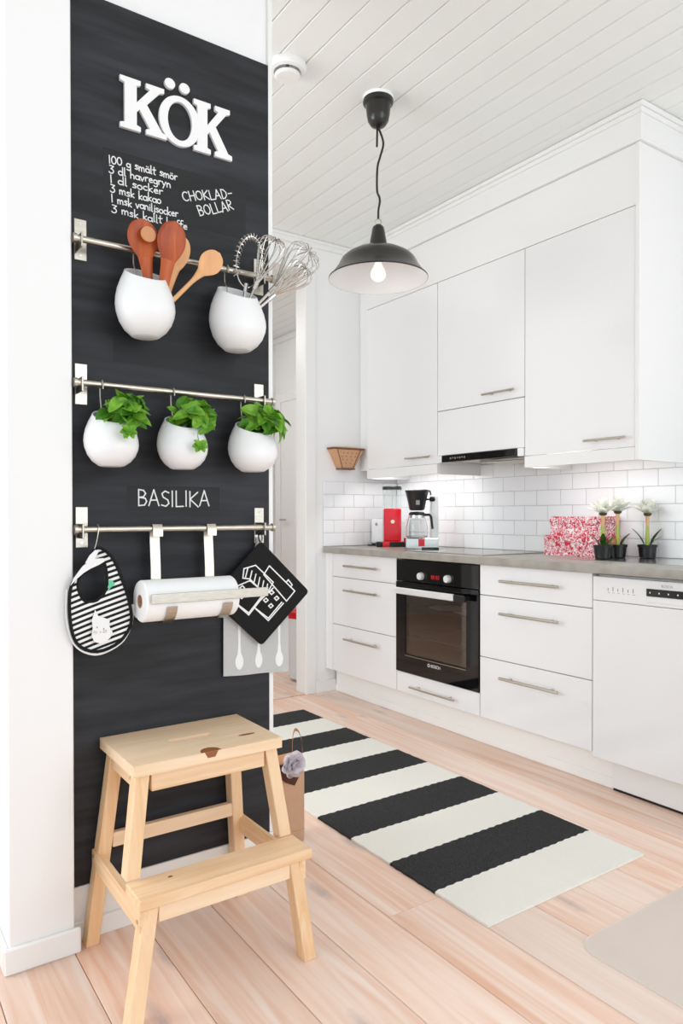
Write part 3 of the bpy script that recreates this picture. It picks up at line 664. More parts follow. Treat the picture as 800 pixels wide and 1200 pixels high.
# ------------------------------------------------------------------ hanging pots
def pot(cx, cy, zb, rad, hgt, slant, label, group, zrail):
    t = thing('hanging_pot', label, 'pot', (cx, cy, zb), group)
    zr_ = zb + hgt
    def zf(r, h, x, y): return h*(hgt + slant*y*1.0)/hgt if h > 0 else 0
    prof = [(0, .0), (.40, .0), (.47, .012), (.70, .10), (.87, .22), (.97, .36), (1., .47), (.985, .58), (.93, .71), (.83, .84), (.735, .94), (.69, 1.0), (.66, 1.005), (.64, .995), (.70, .90), (.80, .78), (.86, .6), (.8, .35), (.0, .30)]
    pr = [(a*rad, b_*hgt) for a, b_ in prof]
    part('body', lathe(nb(), pr, (cx, cy, zb), 48, zf=zf), CERAM, t)
    hk = nb(); by = cy + rad*.62; zt = zb + hgt + slant*rad*.62
    xk = cx-.015
    tube(hk, smoothcurve([(xk, by-.014, zt-.03), (xk, by-.012, zt-.006), (xk, RY+.012, zrail-.03), (xk, RY+.0125, zrail), (xk, RY+.006, zrail+.0105), (xk, RY-.006, zrail+.0105), (xk, RY-.0125, zrail), (xk, RY-.012, zrail-.012)], 4), .0018, 6)
    part('hook', hk, STEEL, t, label='bent steel wire hook')
    return t
p1 = pot(.623, 1.768, 1.508, .0735, .158, .52, 'white ceramic pot holding wooden spoons on the top rail', 'white hanging pots', 1.733)
p2 = pot(.8765, 1.764, 1.506, .0765, .158, .52, 'white ceramic pot holding metal whisks on the top rail', 'white hanging pots', 1.733)
BP = [(.538, 'left'), (.7215, 'mid'), (.9255, 'right')]
lab = {'left': 'white basil pot hanging nearest the white wall pier', 'mid': 'white basil pot hanging in the middle of the basil row', 'right': 'white basil pot hanging at the free edge of the chalkboard'}
for x, k in BP: pot(x, 1.772, 1.182, .065 if k != 'right' else .068, .122, .45, lab[k], 'white hanging pots', 1.385)

# wooden spoons
def spoon(base, tip, wh, wn, wb_, lb, m, label, th=.006):
    """one flat carved blade: handle half-width wh at the base, neck wn, bowl wb_ wide and lb long, hollowed towards -Y"""
    b0, t0 = Vector(base), Vector(tip); d = (t0-b0).normalized(); L_ = (t0-b0).length
    side = d.cross(Vector((0, 1, 0))).normalized(); nrm = side.cross(d).normalized()
    if nrm.y > 0: nrm = -nrm
    o = thing('wooden_spoon', label, 'spoon', base, 'spoons in the pot')
    def blade(s0, s1, n):
        bm = nb(); rings = []
        for i in range(n+1):
            q = s0+(s1-s0)*i/n; u = (q-(L_-lb))/lb
            if u < 0:
                k = q/(L_-lb); hw = wh+(wn-wh)*k
                if u > -.6: e = (u+.6)/.6; hw += (wb_*.5*.62-wn)*e*e*.55 if wb_*.5*.62 > wn else 0
                hollow = 0; t2 = th
            else:
                hw = wb_*.5*math.sqrt(max(0.0, 1-(2*(u-.5))**2*.92)) if u > .5 else None
                if hw is None:
                    e = u/.5; a0 = wn+(wb_*.5*.62-wn)*.55 if wb_*.5*.62 > wn else wn; hw = a0+(wb_*.5-a0)*math.sin(e*math.pi/2)
                if u > .5: hw = wb_*.5*math.sqrt(max(.0004, 1-(2*(u-.5))**2))
                hollow = .007*max(0, math.sin(math.pi*u)); t2 = th*(1 if u < .8 else 1-.5*(u-.8)/.2)
            c = b0+d*q; ring = []
            for k in range(14):
                a = 2*math.pi*k/14; ca, sa = math.cos(a), math.sin(a)
                ring.append(bm.verts.new(c+side*(hw*ca)+nrm*(t2*sa-(hollow*(1-ca*ca)*(1.0 if sa > 0 else .7)))))
            rings.append(ring)
        for A, B_ in zip(rings, rings[1:]):
            for k in range(14): bm.faces.new((A[k], A[(k+1) % 14], B_[(k+1) % 14], B_[k]))
        bm.faces.new(rings[0][::-1]); bm.faces.new(rings[-1]); return bm
    part('handle', blade(0, L_-lb, 12), m, o); part('bowl', blade(L_-lb, L_, 18), m, o)
    return o
zin = 1.585
s1 = spoon((.640, 1.772, zin), (.607, 1.752, 1.797), .014, .013, .080, .092, DARKWOOD, 'dark reddish wooden spoon with a round pale inlay, furthest left in the pot')
lathe_k = nb(); lathe(lathe_k, [(0, 0), (.019, 0), (.019, .004), (.012, .008), (0, .008)], (0, 0, 0), 20)
bmesh.ops.transform(lathe_k, matrix=Matrix.Translation((.622, 1.744, 1.758)) @ Matrix.Rotation(math.pi/2, 4, 'X'), verts=lathe_k.verts)
part('knob_inlay', lathe_k, LEATHER, s1)
spoon((.655, 1.756, zin), (.686, 1.727, 1.800), .015, .014, .074, .098, DARKWOOD, 'reddish brown wooden spoon in front of the other spoons')
spoon((.668, 1.786, zin), (.729, 1.772, 1.785), .012, .012, .056, .090, PALEWOOD, 'pale wooden spoon standing behind the reddish front spoon')
spoon((.670, 1.772, zin), (.815, 1.742, 1.750), .006, .0055, .060, .074, PALEWOOD, 'pale wooden spoon leaning furthest right out of the pot', .005)

# whisks
def whisk(base, tip, rad, hl, nw, label, kind='balloon'):
    b0, t0 = Vector(base), Vector(tip); d = (t0-b0).normalized(); L_ = (t0-b0).length
    a_ = d.cross(Vector((0, 1, 0))).normalized(); c_ = a_.cross(d).normalized()
    w = thing('whisk', label, 'whisk', base, 'whisks in the pot')
    j = b0+d*(L_-hl)
    part('handle', tube(nb(), [b0, j], .0042, 8), CHROME, w)
    part('collar', tube(nb(), [j-d*.012, j+d*.010], .0062, 10), CHROME, w)
    if kind == 'balloon':
        for k in range(nw):
            ph = math.pi*k/nw; e = a_*math.cos(ph)+c_*math.sin(ph); pts = []
            for i in range(25):
                t = -1+2*i/24; s = abs(t); z = hl*(1-s**2.6) if s < 1 else 0
                r_ = rad*math.sin(math.pi*min(1, (1-s)*.5+0))*1.0 if False else rad*(math.sin(math.pi*(s**.8)))**.9*(1 if s > 0 else 0)
                pts.append(j + d*(hl*math.cos(math.pi*s/2)**.75 if s < 1 else 0) + e*(r_*(1 if t > 0 else -1)))
            part('wire', tube(nb(), pts, .0015, 5), CHROME, w)
    else:
        loop = []
        for i in range(33):
            t = 2*math.pi*i/32; loop.append(j + d*(hl*.5*(1-math.cos(t))) + a_*(rad*math.sin(t)))
        part('wire', tube(nb(), loop, .0016, 5), CHROME, w)
        coil = []; N_ = 24*10
        for i in range(N_):
            t = 2*math.pi*(.14+.72*i/N_); p = j + d*(hl*.5*(1-math.cos(t))) + a_*(rad*math.sin(t))
            tn = (d*(math.sin(t)*hl*.5) + a_*(rad*math.cos(t))).normalized(); n1 = tn.cross(c_).normalized(); ph = 2*math.pi*i/10
            coil.append(p + (n1*math.cos(ph)+c_*math.sin(ph))*.0095)
        part('coil', tube(nb(), coil, .0012, 4), CHROME, w)
whisk((.893, 1.775, 1.60), (.912, 1.742, 1.815), .038, .135, 1, 'coiled spring whisk standing upright on the left of the pot', 'coil')
whisk((.90, 1.775, 1.60), (1.092, 1.745, 1.812), .050, .165, 7, 'large balloon whisk leaning furthest right past the wall edge')
whisk((.905, 1.752, 1.60), (1.046, 1.69, 1.742), .038, .125, 6, 'small balloon whisk leaning low in front of the large one')
whisk((.887, 1.758, 1.60), (.974, 1.728, 1.815), .038, .140, 6, 'narrow balloon whisk between the coiled whisk and the large one')

# basil: each leaf its own piece
def leafmesh(name, L_, w_, cup, m):
    bm = nb(); rows = []
    for i in range(9):
        t = i/8; hw = w_*.5*max(.03, math.sin(math.pi*t**.85))**.55 if 0 < i < 8 else .0006; z = -cup*t*t*L_
        rows.append([bm.verts.new((-hw, t*L_, z+hw*.38)), bm.verts.new((-hw*.55, t*L_, z+hw*.20)), bm.verts.new((0, t*L_, z-hw*.10)), bm.verts.new((hw*.55, t*L_, z+hw*.20)), bm.verts.new((hw, t*L_, z+hw*.38))])
    for A, B_ in zip(rows, rows[1:]):
        for k in range(4): bm.faces.new((A[k], A[k+1], B_[k+1], B_[k]))
    r = bmesh.ops.extrude_face_region(bm, geom=list(bm.faces)); bmesh.ops.translate(bm, verts=[v for v in r['geom'] if isinstance(v, bmesh.types.BMVert)], vec=(0, 0, -.0009))
    me = mesh(name, bm); me.materials.append(m); return me
LM = [leafmesh('leaf', .043, .033, .45, LEAF), leafmesh('leaf', .038, .029, .7, LEAF), leafmesh('leaf', .036, .027, .5, LEAFD), leafmesh('leaf', .026, .020, .3, LEAF)]
def basil(cx, cz, hw, hz, label, seed, n=34, sprig=None):
    pcx = min((q for q, _ in BP), key=lambda q: abs(q-cx))
    r = random.Random(seed); cy = 1.762
    t = thing('basil_plant', label, 'plant', (cx, cy, cz-hz), 'basil plants')
    sm = nb()
    for k in range(6):
        a = r.uniform(0, 6.28); tube(sm, [(cx+.01*math.cos(a), cy+.012, cz-hz-.03), (cx+hw*.4*math.cos(a), cy+.02*math.sin(a), cz-hz*.2), (cx+hw*.6*math.cos(a), cy-.01+.03*math.sin(a), cz+hz*.35)], .0018, 5)
    part('stem', sm, STEM, t)
    part('soil', lathe(nb(), [(0, -.004), (.036, -.004), (.036, 0), (0, .002)], (pcx, 1.772, 1.262), 20, zf=lambda r_, h, x, y: h+.4*y), SOIL, t)
    base = Vector((cx, cy, cz-hz))
    for k in range(n):
        u = (k+.5)/n; ph = k*2.39996
        el = math.asin(1-1.55*u); rr = r.uniform(.45, .98)
        dv = Vector((math.cos(el)*math.cos(ph), math.cos(el)*math.sin(ph), math.sin(el)))
        if dv.y > .35: dv.y *= .5
        p = Vector((cx+dv.x*hw*rr*.66, cy-.006+dv.y*.045, cz-.004+dv.z*hz*rr*.78))
        out = Vector((dv.x*.8+r.uniform(-.75, .75), dv.y*.5-.2+r.uniform(-.55, .55), dv.z*.4+r.uniform(-.75, .45))).normalized()
        upv = Vector((dv.x*.4+r.uniform(-.5, .5), -.65+r.uniform(-.45, .45), .6+r.uniform(-.3, .3))).normalized()
        xa = out.cross(upv).normalized(); za = xa.cross(out).normalized()
        R = Matrix((xa, out, za)).transposed().to_euler(); s = r.uniform(.8, 1.12)
        place(r.choice(LM[:3] if k < n*.7 else LM), None, 'leaf', t, p-base-out*.012, R, (s, s, s))
    if sprig:
        sx, sz = sprig
        st = nb(); tube(st, smoothcurve([(cx, cy-.04, cz-hz*.5), (sx, cy-.062, cz-hz), (sx, cy-.072, sz+.01)], 4), .0013, 5); part('stem', st, STEM, t)
        for k in range(6):
            a = k*1.05; out = Vector((math.cos(a), -.35, math.sin(a)*.6-.1)).normalized(); xa = out.cross(Vector((0, -1, .4))).normalized(); za = xa.cross(out)
            place(LM[3], None, 'leaf', t, Vector((sx, cy-.074, sz))-base, Matrix((xa, out, za)).transposed().to_euler(), (.8, .8, .8))
basil(.567, 1.316, .080, .070, 'basil plant spilling far down over its pot, nearest the white pier', 11, 58, (.553, 1.262))
basil(.749, 1.322, .086, .058, 'basil plant in the middle pot with a hanging sprig', 22, 54, (.733, 1.238))
basil(.953, 1.320, .096, .056, 'basil plant reaching past the free edge of the wall', 33, 58)

# ------------------------------------------------------------------ bib
bib = thing('baby_bib', 'black and white striped baby bib with a cat patch', 'bib', (.51, 1.79, .727))
cxb, czb = .492, .895
outp = [(.517, .982), (.545, .955), (.566, .901), (.581, .850), (.587, .795), (.566, .755), (.535, .735), (.502, .729), (.470, .742), (.450, .768), (.440, .819), (.440, .873), (.450, .907), (.479, .945), (.498, .976)]
inp = [(.520, .950), (.530, .913), (.527, .878), (.512, .860), (.499, .853), (.476, .855), (.464, .872), (.459, .892), (.462, .908), (.470, .919), (.49, .935)]
so_ = [(p.x, p.y) for p in smoothcurve([(a, b_, 0) for a, b_ in outp], 5, True)]; si_ = [(p.x, p.y) for p in smoothcurve([(a, b_, 0) for a, b_ in inp], 5, True)]
def polar(loop, a):
    # ray hit from the hole centre
    d = (math.cos(a), math.sin(a)); best = 0
    for (x1, z1), (x2, z2) in zip(loop, loop[1:]+loop[:1]):
        ex, ez = x2-x1, z2-z1; den = d[0]*ez-d[1]*ex
        if abs(den) < 1e-9: continue
        t = ((x1-cxb)*ez-(z1-czb)*ex)/den; u = ((x1-cxb)*d[1]-(z1-czb)*d[0])/den
        if t > 0 and -.001 <= u <= 1.001: best = max(best, t)
    return best
NA = 72; bbm = nb(); rows = []
def by(x, z): return 1.786 - .006*math.sin((z-.73)*14) + .004*math.sin((x-.44)*30)
for i in range(NA):
    a = 2*math.pi*i/NA; ro, ri = polar(so_, a), polar(si_, a); row = []
    for k in range(6):
        r_ = ri+(ro-ri)*k/5; x, z = cxb+r_*math.cos(a), czb+r_*math.sin(a); row.append(bbm.verts.new((x, by(x, z), z)))
    rows.append(row)
for i in range(NA):
    A, B_ = rows[i], rows[(i+1) % NA]
    for k in range(5): bbm.faces.new((A[k], A[k+1], B_[k+1], B_[k]))
r = bmesh.ops.extrude_face_region(bbm, geom=list(bbm.faces)); bmesh.ops.translate(bbm, verts=[v for v in r['geom'] if isinstance(v, bmesh.types.BMVert)], vec=(0, .003, 0))
part('cloth', bbm, STRIPED, bib)
part('outer_binding', tube(nb(), [(cxb+polar(so_, a)*math.cos(a), by(cxb+polar(so_, a)*math.cos(a), czb+polar(so_, a)*math.sin(a))-.001, czb+polar(so_, a)*math.sin(a)) for a in [2*math.pi*i/NA for i in range(NA)]], .0042, 6, True), BLACKFAB, bib)
part('neck_binding', tube(nb(), [(cxb+polar(si_, a)*math.cos(a), by(cxb, czb)-.001, czb+polar(si_, a)*math.sin(a)) for a in [2*math.pi*i/NA for i in range(NA)]], .0032, 6, True), BLACKFAB, bib)
wbk = nb()   # white backing edge showing below and at the left
pts = [(.437, .885), (.436, .82), (.447, .766), (.468, .737), (.502, .7225), (.537, .729), (.571, .750), (.592, .790), (.594, .83)]
part('white_backing_edge', tube(nb(), smoothcurve([(x, 1.792, z) for x, z in pts], 6), .0036, 6), WHITEFAB, bib)
def flat(bm, pts, y, th=.0012): return prism(bm, [(x, y, z) for x, z in pts], (0, th, 0))
sp = nb(); flat(sp, [(.441, .895), (.449, .912), (.470, .940), (.492, .957), (.520, .958), (.522, .950), (.508, .942), (.489, .934), (.472, .924), (.458, .912)], 1.7775, .003); part('white_strap', sp, WHITEFAB, bib)
sp = nb(); flat(sp, [(.476, .948), (.482, .945), (.498, .957), (.508, .976), (.500, .979), (.486, .966)], 1.7755, .003); part('strap_tab', sp, WHITEFAB, bib)
sp = nb(); flat(sp, [(.499, .833), (.506, .818), (.520, .812), (.534, .806), (.533, .79), (.541, .775), (.536, .763), (.524, .752), (.510, .750), (.497, .755), (.490, .77), (.493, .79), (.491, .808)], 1.7775, .0012); cp = part('cat_patch', sp, WHITEFAB, bib)
fc = nb()
for x, z in ((.503, .79), (.519, .785)): flat(fc, [(x+.0016*math.cos(i), z+.0022*math.sin(i)) for i in (0, 1.05, 2.1, 3.14, 4.2, 5.2)], 1.7768, .0006)
flat(fc, [(.509, .779), (.513, .779), (.511, .776)], 1.7768, .0006)
for z in (.779, .775): flat(fc, [(.517, z), (.527, z+.002), (.527, z+.003), (.517, z+.001)], 1.7768, .0006); flat(fc, [(.504, z), (.494, z+.002), (.494, z+.003), (.504, z+.001)], 1.7768, .0006)
part('cat_face', fc, INK, cp, smooth=False)
sp = nb(); flat(sp, [(.531, .904), (.541, .902), (.548, .892), (.537, .885), (.529, .876), (.532, .888)], 1.7775, .0012); part('mint_motif', sp, GREENFAB, bib)
part('hook', tube(nb(), smoothcurve([(.498, 1.79, .972), (.505, 1.788, .995), (.511, 1.788, 1.028), (.512, 1.794, 1.0385), (.512, 1.806, 1.0385), (.512, 1.811, 1.025)], 4), .0013, 5), STEEL, bib)
part('care_label', prism(nb(), [(.590, 1.786, .838), (.596, 1.783, .840), (.608, 1.782, .812), (.602, 1.785, .804), (.594, 1.787, .815)], (0, .001, 0)), WHITEFAB, bib)

# ------------------------------------------------------------------ paper towel and holder
ph = thing('paper_towel_holder', 'brushed steel paper towel holder hanging on the bottom rail', 'holder', (.735, 1.75, .79))
RCy, RCz, RR = 1.744, .850, .052
for x in (.661, .811):
    path = [(x, RY-.012, 1.008), (x, RY-.0125, 1.028), (x, RY-.006, 1.0385), (x, RY+.006, 1.0385), (x, RY+.0125, 1.028), (x, RY+.0125, 1.0), (x, RY+.006, .93), (x, RY+.004, .86)]
    path += [(x, RCy+(RR+.005)*math.cos(a), RCz+(RR+.005)*math.sin(a)) for a in [math.radians(-q) for q in (8, 30, 55, 80, 105, 130, 150, 168)]]
    part('strap', strap(nb(), path, .026, .002), STEEL, ph)
part('front_bar', box(nb(), .606, .925, RCy-RR-.0085, RCy-RR-.0062, .848, .872, bev=.0008), STEEL, ph)
pr = thing('paper_towel_roll', 'white paper towel roll lying in the steel holder', 'paper roll', (.72, RCy, RCz))
rb = nb(); lathe(rb, [(.017, -.124), (RR-.003, -.124), (RR, -.120), (RR, .120), (RR-.003, .124), (.017, .124)], (.722, RCy, RCz), 48, axis=0, caps=False); part('paper', rb, PAPER, pr)
rb = nb(); lathe(rb, [(.017, -.1245), (.0145, -.1245), (.0145, .1245), (.017, .1245)], (.722, RCy, RCz), 32, axis=0, caps=False); part('core', rb, CARD, pr, label='brown cardboard core')

# ------------------------------------------------------------------ pot holder and tea towel
YP = 1.815
pk = thing('pot_holder', 'black square pot holder with white house drawings hanging by a corner', 'pot holder', (.972, YP, .70))
C4 = [Vector((.973, .984)), Vector((1.128, .836)), Vector((.974, .696)), Vector((.822, .836))]
pts = []
for i in range(4):
    c, p, n_ = C4[i], C4[i-1], C4[(i+1) % 4]
    for s in (0, .25, .5, .75, 1):
        a_ = c+(p-c)*.04; b_ = c+(n_-c)*.04; q = (1-s)**2*a_+2*s*(1-s)*c+s*s*b_; pts.append((q.x, YP-.004, q.y))
bm = prism(nb(), pts, (0, .008, 0)); part('cloth', bm, BLACKFAB, pk)
part('binding', tube(nb(), [(p[0], YP, p[2]) for p in pts], .0042, 6, True), BLACKFAB, pk)
part('loop', tube(nb(), smoothcurve([(.973, YP, .982), (.966, YP, 1.0), (.970, YP-.002, 1.012), (.977, YP, 1.0), (.974, YP, .982)], 4), .002, 6), BLACKFAB, pk)
part('hook', tube(nb(), smoothcurve([(.972, YP-.004, .985), (.972, YP-.007, 1.004), (.972, 1.787, 1.02), (.972, 1.788, 1.034), (.972, 1.797, 1.0395), (.972, 1.808, 1.037), (.972, 1.811, 1.026)], 4), .0014, 5), STEEL, pk)
def dr_(x, y):   # drawing plane measured off the cloth
    return ((x-440)*.000733+.877, .859-(y-292)*.00066+(x-440)*.0000)
dl = [[(440, 292), (520, 262), (583, 318), (515, 400), (440, 335)], [(448, 345), (515, 408), (588, 322)], [(495, 210), (545, 198), (622, 275), (590, 330), (520, 255), (490, 250), (495, 210)],
      [(580, 240), (605, 203), (720, 320), (682, 362), (580, 240)], [(680, 280), (690, 268), (708, 292), (700, 302)], [(622, 300), (535, 375), (600, 430), (660, 365)], [(545, 385), (600, 440), (668, 370)]]
for k in range(6): dl.append([(512+k*17, 206+k*15), (500+k*18, 252+k*13)])
for (x, y) in ((612, 318), (634, 345), (586, 350), (608, 376), (462, 300), (484, 290), (500, 310), (482, 326)): dl.append([(x-7, y), (x+4, y-8), (x+13, y+2), (x+2, y+10), (x-7, y)])
hp = nb(); cnt = 0
for pl in dl:
    P = [Vector((dr_(x, y)[0], 0, dr_(x, y)[1])) for x, y in pl]
    for q0, q1 in zip(P, P[1:]):
        d = (q1-q0).normalized(); nn = Vector((-d.z, 0, d.x))*.0017; q0 = q0-d*.0012; q1 = q1+d*.0012
        cnt += 1; prism(hp, [(v.x, YP-.0050-(cnt % 70)*8e-6, v.z) for v in (q0+nn, q0-nn, q1-nn, q1+nn)], (0, .001, 0))
part('house_print', hp, WHITEFAB, pk, smooth=False, label='white line drawing of small houses')

tw = thing('tea_towel', 'grey linen tea towel with white spoon prints behind the pot holder', 'towel', (.97, 1.83, .61))
bm = nb(); rows = []
def ty(x, z): return 1.8345 + .004*math.sin(x*46) * (1.02-z)*2.2 - .002
for i in range(25):
    x = .866+.206*i/24; zb_ = .613-.010*i/24; row = []
    for k in range(13):
        z = zb_+(1.0-zb_)*k/12; xx = x if z < .82 else .974+(x-.968)*max(.03, 1-(z-.82)/.16*.97); row.append(bm.verts.new((xx, ty(x, z), z)))
    rows.append(row)
for A, B_ in zip(rows, rows[1:]):
    for k in range(12): bm.faces.new((A[k], B_[k], B_[k+1], A[k+1]))
r = bmesh.ops.extrude_face_region(bm, geom=list(bm.faces)); bmesh.ops.translate(bm, verts=[v for v in r['geom'] if isinstance(v, bmesh.types.BMVert)], vec=(0, .0015, 0))
part('cloth', bm, GREYFAB, tw)
for x in (.912, .976, 1.041):
    zc = .652-.05*(x-.9); bm = nb(); n_ = 20
    pr_ = []
    for i in range(n_): 
        a = 2*math.pi*i/n_; pr_.append((x+.0125*math.cos(a)*(1-.25*max(0, math.sin(a))), zc+.024*math.sin(a)))
    def lay(pts): 
        vs = [bm.verts.new((px, ty(px, pz)-.0006, pz)) for px, pz in pts]; bm.faces.new(vs)
    lay(pr_); lay([(x-.006, zc+.015), (x+.006, zc+.015), (x+.003, zc+.05), (x-.003, zc+.05)]); lay([(x-.003, zc+.05), (x+.003, zc+.05), (x+.0045, zc+.12), (x-.0045, zc+.12)])
    part('spoon_print', bm, WHITEFAB, tw, smooth=False)
part('hook', tube(nb(), smoothcurve([(.985, 1.832, .998), (.985, 1.83, 1.012), (.985, 1.814, 1.026), (.985, 1.808, 1.036), (.985, 1.80, 1.0395), (.985, 1.789, 1.034)], 4), .0014, 5), STEEL, tw)

# ------------------------------------------------------------------ step stool
st = thing('step_stool', 'pale pine step stool with two steps in front of the chalkboard', 'step stool', (.715, 1.62, 0))
# seat: a board with an oval hand hole, built as a grid ring
sx0, sx1, sy0, sy1, sz0, sz1 = .527, .908, 1.583, 1.841, .474, .5
seat = nb(); N_ = 48; cxs, cys = (sx0+sx1)/2, (sy0+sy1)/2
inner = []; outer_ = []
for i in range(N_):
    a = 2*math.pi*i/N_; c_, s_ = math.cos(a), math.sin(a)
    hx, hy = .045, .013
    ix = (hx if c_ > 0 else -hx)*min(1, abs(c_)*1.4) + hy*c_; iy = hy*max(-1, min(1, s_*1.6)); inner.append((cxs+ix, cys+iy))
    k = 1/max(abs(c_)/((sx1-sx0)/2), abs(s_)/((sy1-sy0)/2)); outer_.append((cxs+c_*k, cys+s_*k))
for cxq, cyq in ((sx0, sy0), (sx1, sy0), (sx1, sy1), (sx0, sy1)):   # snap nearest points to the corners
    j = min(range(N_), key=lambda q: (outer_[q][0]-cxq)**2+(outer_[q][1]-cyq)**2); outer_[j] = (cxq, cyq)
V = {}
for nm, lp_, z in (('ib', inner, sz0), ('it', inner, sz1), ('ob', outer_, sz0), ('ot', outer_, sz1)): V[nm] = [seat.verts.new((x, y, z)) for x, y in lp_]
for i in range(N_):
    j = (i+1) % N_
    for A, B_ in (('it', 'ot'), ('ob', 'ib'), ('ot', 'ob'), ('ib', 'it')): seat.faces.new((V[A][i], V[A][j], V[B_][j], V[B_][i]))
seat_o = part('seat', seat, PINEX, st)
sj = nb(); 
for y in (sy0+.089, sy0+.174):
    box(sj, sx0+.001, cxs-.062, y, y+.0008, sz1-.0002, sz1+.0002); box(sj, cxs+.062, sx1-.001, y, y+.0008, sz1-.0002, sz1+.0002)
part('glue_joint', sj, PINEY, seat_o, smooth=False)
kn = nb(); prism(kn, [(.716+.026*math.cos(a)*(1.0), sy0+.0008+max(0, .030*math.sin(a)), sz1+.0001) for a in [math.pi*i/14 for i in range(15)]], (0, 0, .0003)); prism(kn, [(.698, sy0-.0003, sz1), (.733, sy0-.0003, sz1), (.725, sy0-.0003, sz1-.014), (.706, sy0-.0003, sz1-.014)], (0, .0004, 0)); part('knot', kn, KNOT, seat_o, smooth=False)
kn = nb(); prism(kn, [(.845+.024*math.cos(a), 1.655+.006*math.sin(a), sz1+.0001) for a in [2*math.pi*i/16 for i in range(16)]], (0, 0, .0003)); part('knot', kn, KNOT, seat_o, smooth=False)
step = nb(); box(step, .505, .933, 1.479, 1.574, .226, .25, bev=.002); step_o = part('step', step, PINEX, st)
kn = nb(); prism(kn, [(.597+.006*math.cos(a), 1.545+.004*math.sin(a), .2501) for a in [2*math.pi*i/10 for i in range(10)]], (0, 0, .0003)); part('knot', kn, KNOT, step_o, smooth=False)
lw, ld = .032, .038
def leg(xb, yb_, zb_, xt, yt, zt, w=lw, d=ld):
    q = lambda x, y, z: [(x-w/2, y-d/2, z), (x+w/2, y-d/2, z), (x+w/2, y+d/2, z), (x-w/2, y+d/2, z)]
    return part('leg', hexa(nb(), q(xb, yb_, zb_), q(xt, yt, zt), .0015), PINEZ, st)
leg(.496, 1.820, 0, .558, 1.812, .4735); leg(.905, 1.820, 0, .877, 1.812, .4735)           # rear
leg(.522, 1.592, .2505, .552, 1.612, .4735); leg(.913, 1.592, .2505, .882, 1.612, .4735)    # upper front
leg(.482, 1.462, 0, .533, 1.505, .2255); leg(.908, 1.466, 0, .890, 1.505, .2255)            # lower front
def railp(name, *a, m=PINEX): return part(name, box(nb(), *a, bev=.0015), m, st)
railp('seat_apron', .572, .863, 1.593, 1.611, .432, .4735); railp('seat_apron', .578, .858, 1.80, 1.818, .432, .4735)
railp('side_apron', .543, .560, 1.632, 1.792, .432, .4735, m=PINEY); railp('side_apron', .874, .891, 1.632, 1.792, .432, .4735, m=PINEY)
railp('step_apron', .549, .876, 1.488, 1.506, .188, .2257)
railp('back_stretcher', .546, .879, 1.80, 1.818, .232, .268)
for x in (.505, .898): railp('side_rail', x, x+.018, 1.482, 1.838, .180, .2255, m=PINEY)
for (x, y, z) in ((.503, 1.815, .215), (.5045, 1.497, .20), (.5425, 1.65, .452)): part('bolt', tube(nb(), [(x-.0015, y, z), (x+.006, y, z)], .0045, 10), STEEL, st)

# ------------------------------------------------------------------ rug and floor mat
rg = thing('striped_rug', 'long black and white striped runner rug along the kitchen', 'rug', (1.7, 2.3, 0))
for k in range(10):
    y0 = 1.302+.2025*k; bm = nb(); nx, ny = 40, 12; g_ = []
    rr = random.Random(k)
    for i in range(nx+1):
        col_ = []
        for j in range(ny+1):
            x = 1.353+.688*i/nx; y = y0+.2025*j/ny
            if j in (0, ny) and 0 < k+j/ny < 10: y += .0025*math.sin(i*math.pi)* 0 + (.0022 if i % 2 else -.0022)
            if i in (0, nx): x += rr.uniform(-.0015, .0015)
            col_.append(bm.verts.new((x, y, .0075+rr.uniform(-.0006, .0006))))
        g_.append(col_)
    for i in range(nx):
        for j in range(ny): bm.faces.new((g_[i][j], g_[i+1][j], g_[i+1][j+1], g_[i][j+1]))
    r = bmesh.ops.extrude_edge_only(bm, edges=[e for e in bm.edges if len(e.link_faces) == 1])
    for v in r['geom']:
        if isinstance(v, bmesh.types.BMVert): v.co.z = .0006
    part('stripe', bm, RUGB if k % 2 else RUGW, rg)
fm = nb(); R_ = .06; mp_ = []
for cx_, cy_, a0 in ((2.33-R_, 1.13-R_, 0), (1.474+R_, 1.13-R_, 90), (1.474+R_, .2+R_, 180), (2.33-R_, .2+R_, 270)):
    for i in range(7): a = math.radians(a0+15*i); mp_.append((cx_+R_*math.cos(a), cy_+R_*math.sin(a), .0005))
prism(fm, mp_, (0, 0, .0022)); single('floor_mat', fm, MATPL, 'thin translucent beige plastic mat lying on the floor', 'floor mat', origin=(1.9, .66, 0))

# ------------------------------------------------------------------ kraft bag with a flower behind the stool
kb = thing('paper_bag', 'tall kraft paper bag standing behind the stool at the wall end', 'bag', (1.14, 2.04, 0))
bg = nb(); q0 = [(1.07, 1.995, .001), (1.226, 1.995, .001), (1.226, 2.075, .001), (1.07, 2.075, .001)]; q1 = [(1.065, 2.0, .268), (1.229, 1.998, .274), (1.226, 2.06, .274), (1.067, 2.062, .268)]
vb = [bg.verts.new(p) for p in q0]; vm = [bg.verts.new(Vector(a).lerp(Vector(b_), .12)+Vector((0, -.002, 0))) for a, b_ in zip(q0, q1)]; vt = [bg.verts.new(p) for p in q1]; bg.faces.new(vb[::-1])
for A, B_ in ((vb, vm), (vm, vt)):
    for i in range(4): bg.faces.new((A[i], A[(i+1) % 4], B_[(i+1) % 4], B_[i]))
r = bmesh.ops.solidify(bg, geom=list(bg.faces), thickness=.0015); part('body', bg, KRAFT, kb, smooth=False)
part('fold_line', bx(1.071, 1.2265, 1.9925, 1.9945, .040, .0425), LEATHER, kb)
hs = nb(); pth = smoothcurve([(1.178, 1.992, .235), (1.180, 1.992, .30), (1.184, 1.994, .345), (1.194, 1.996, .364), (1.209, 1.996, .352), (1.219, 1.995, .315), (1.220, 1.992, .245)], 5)
rows = []
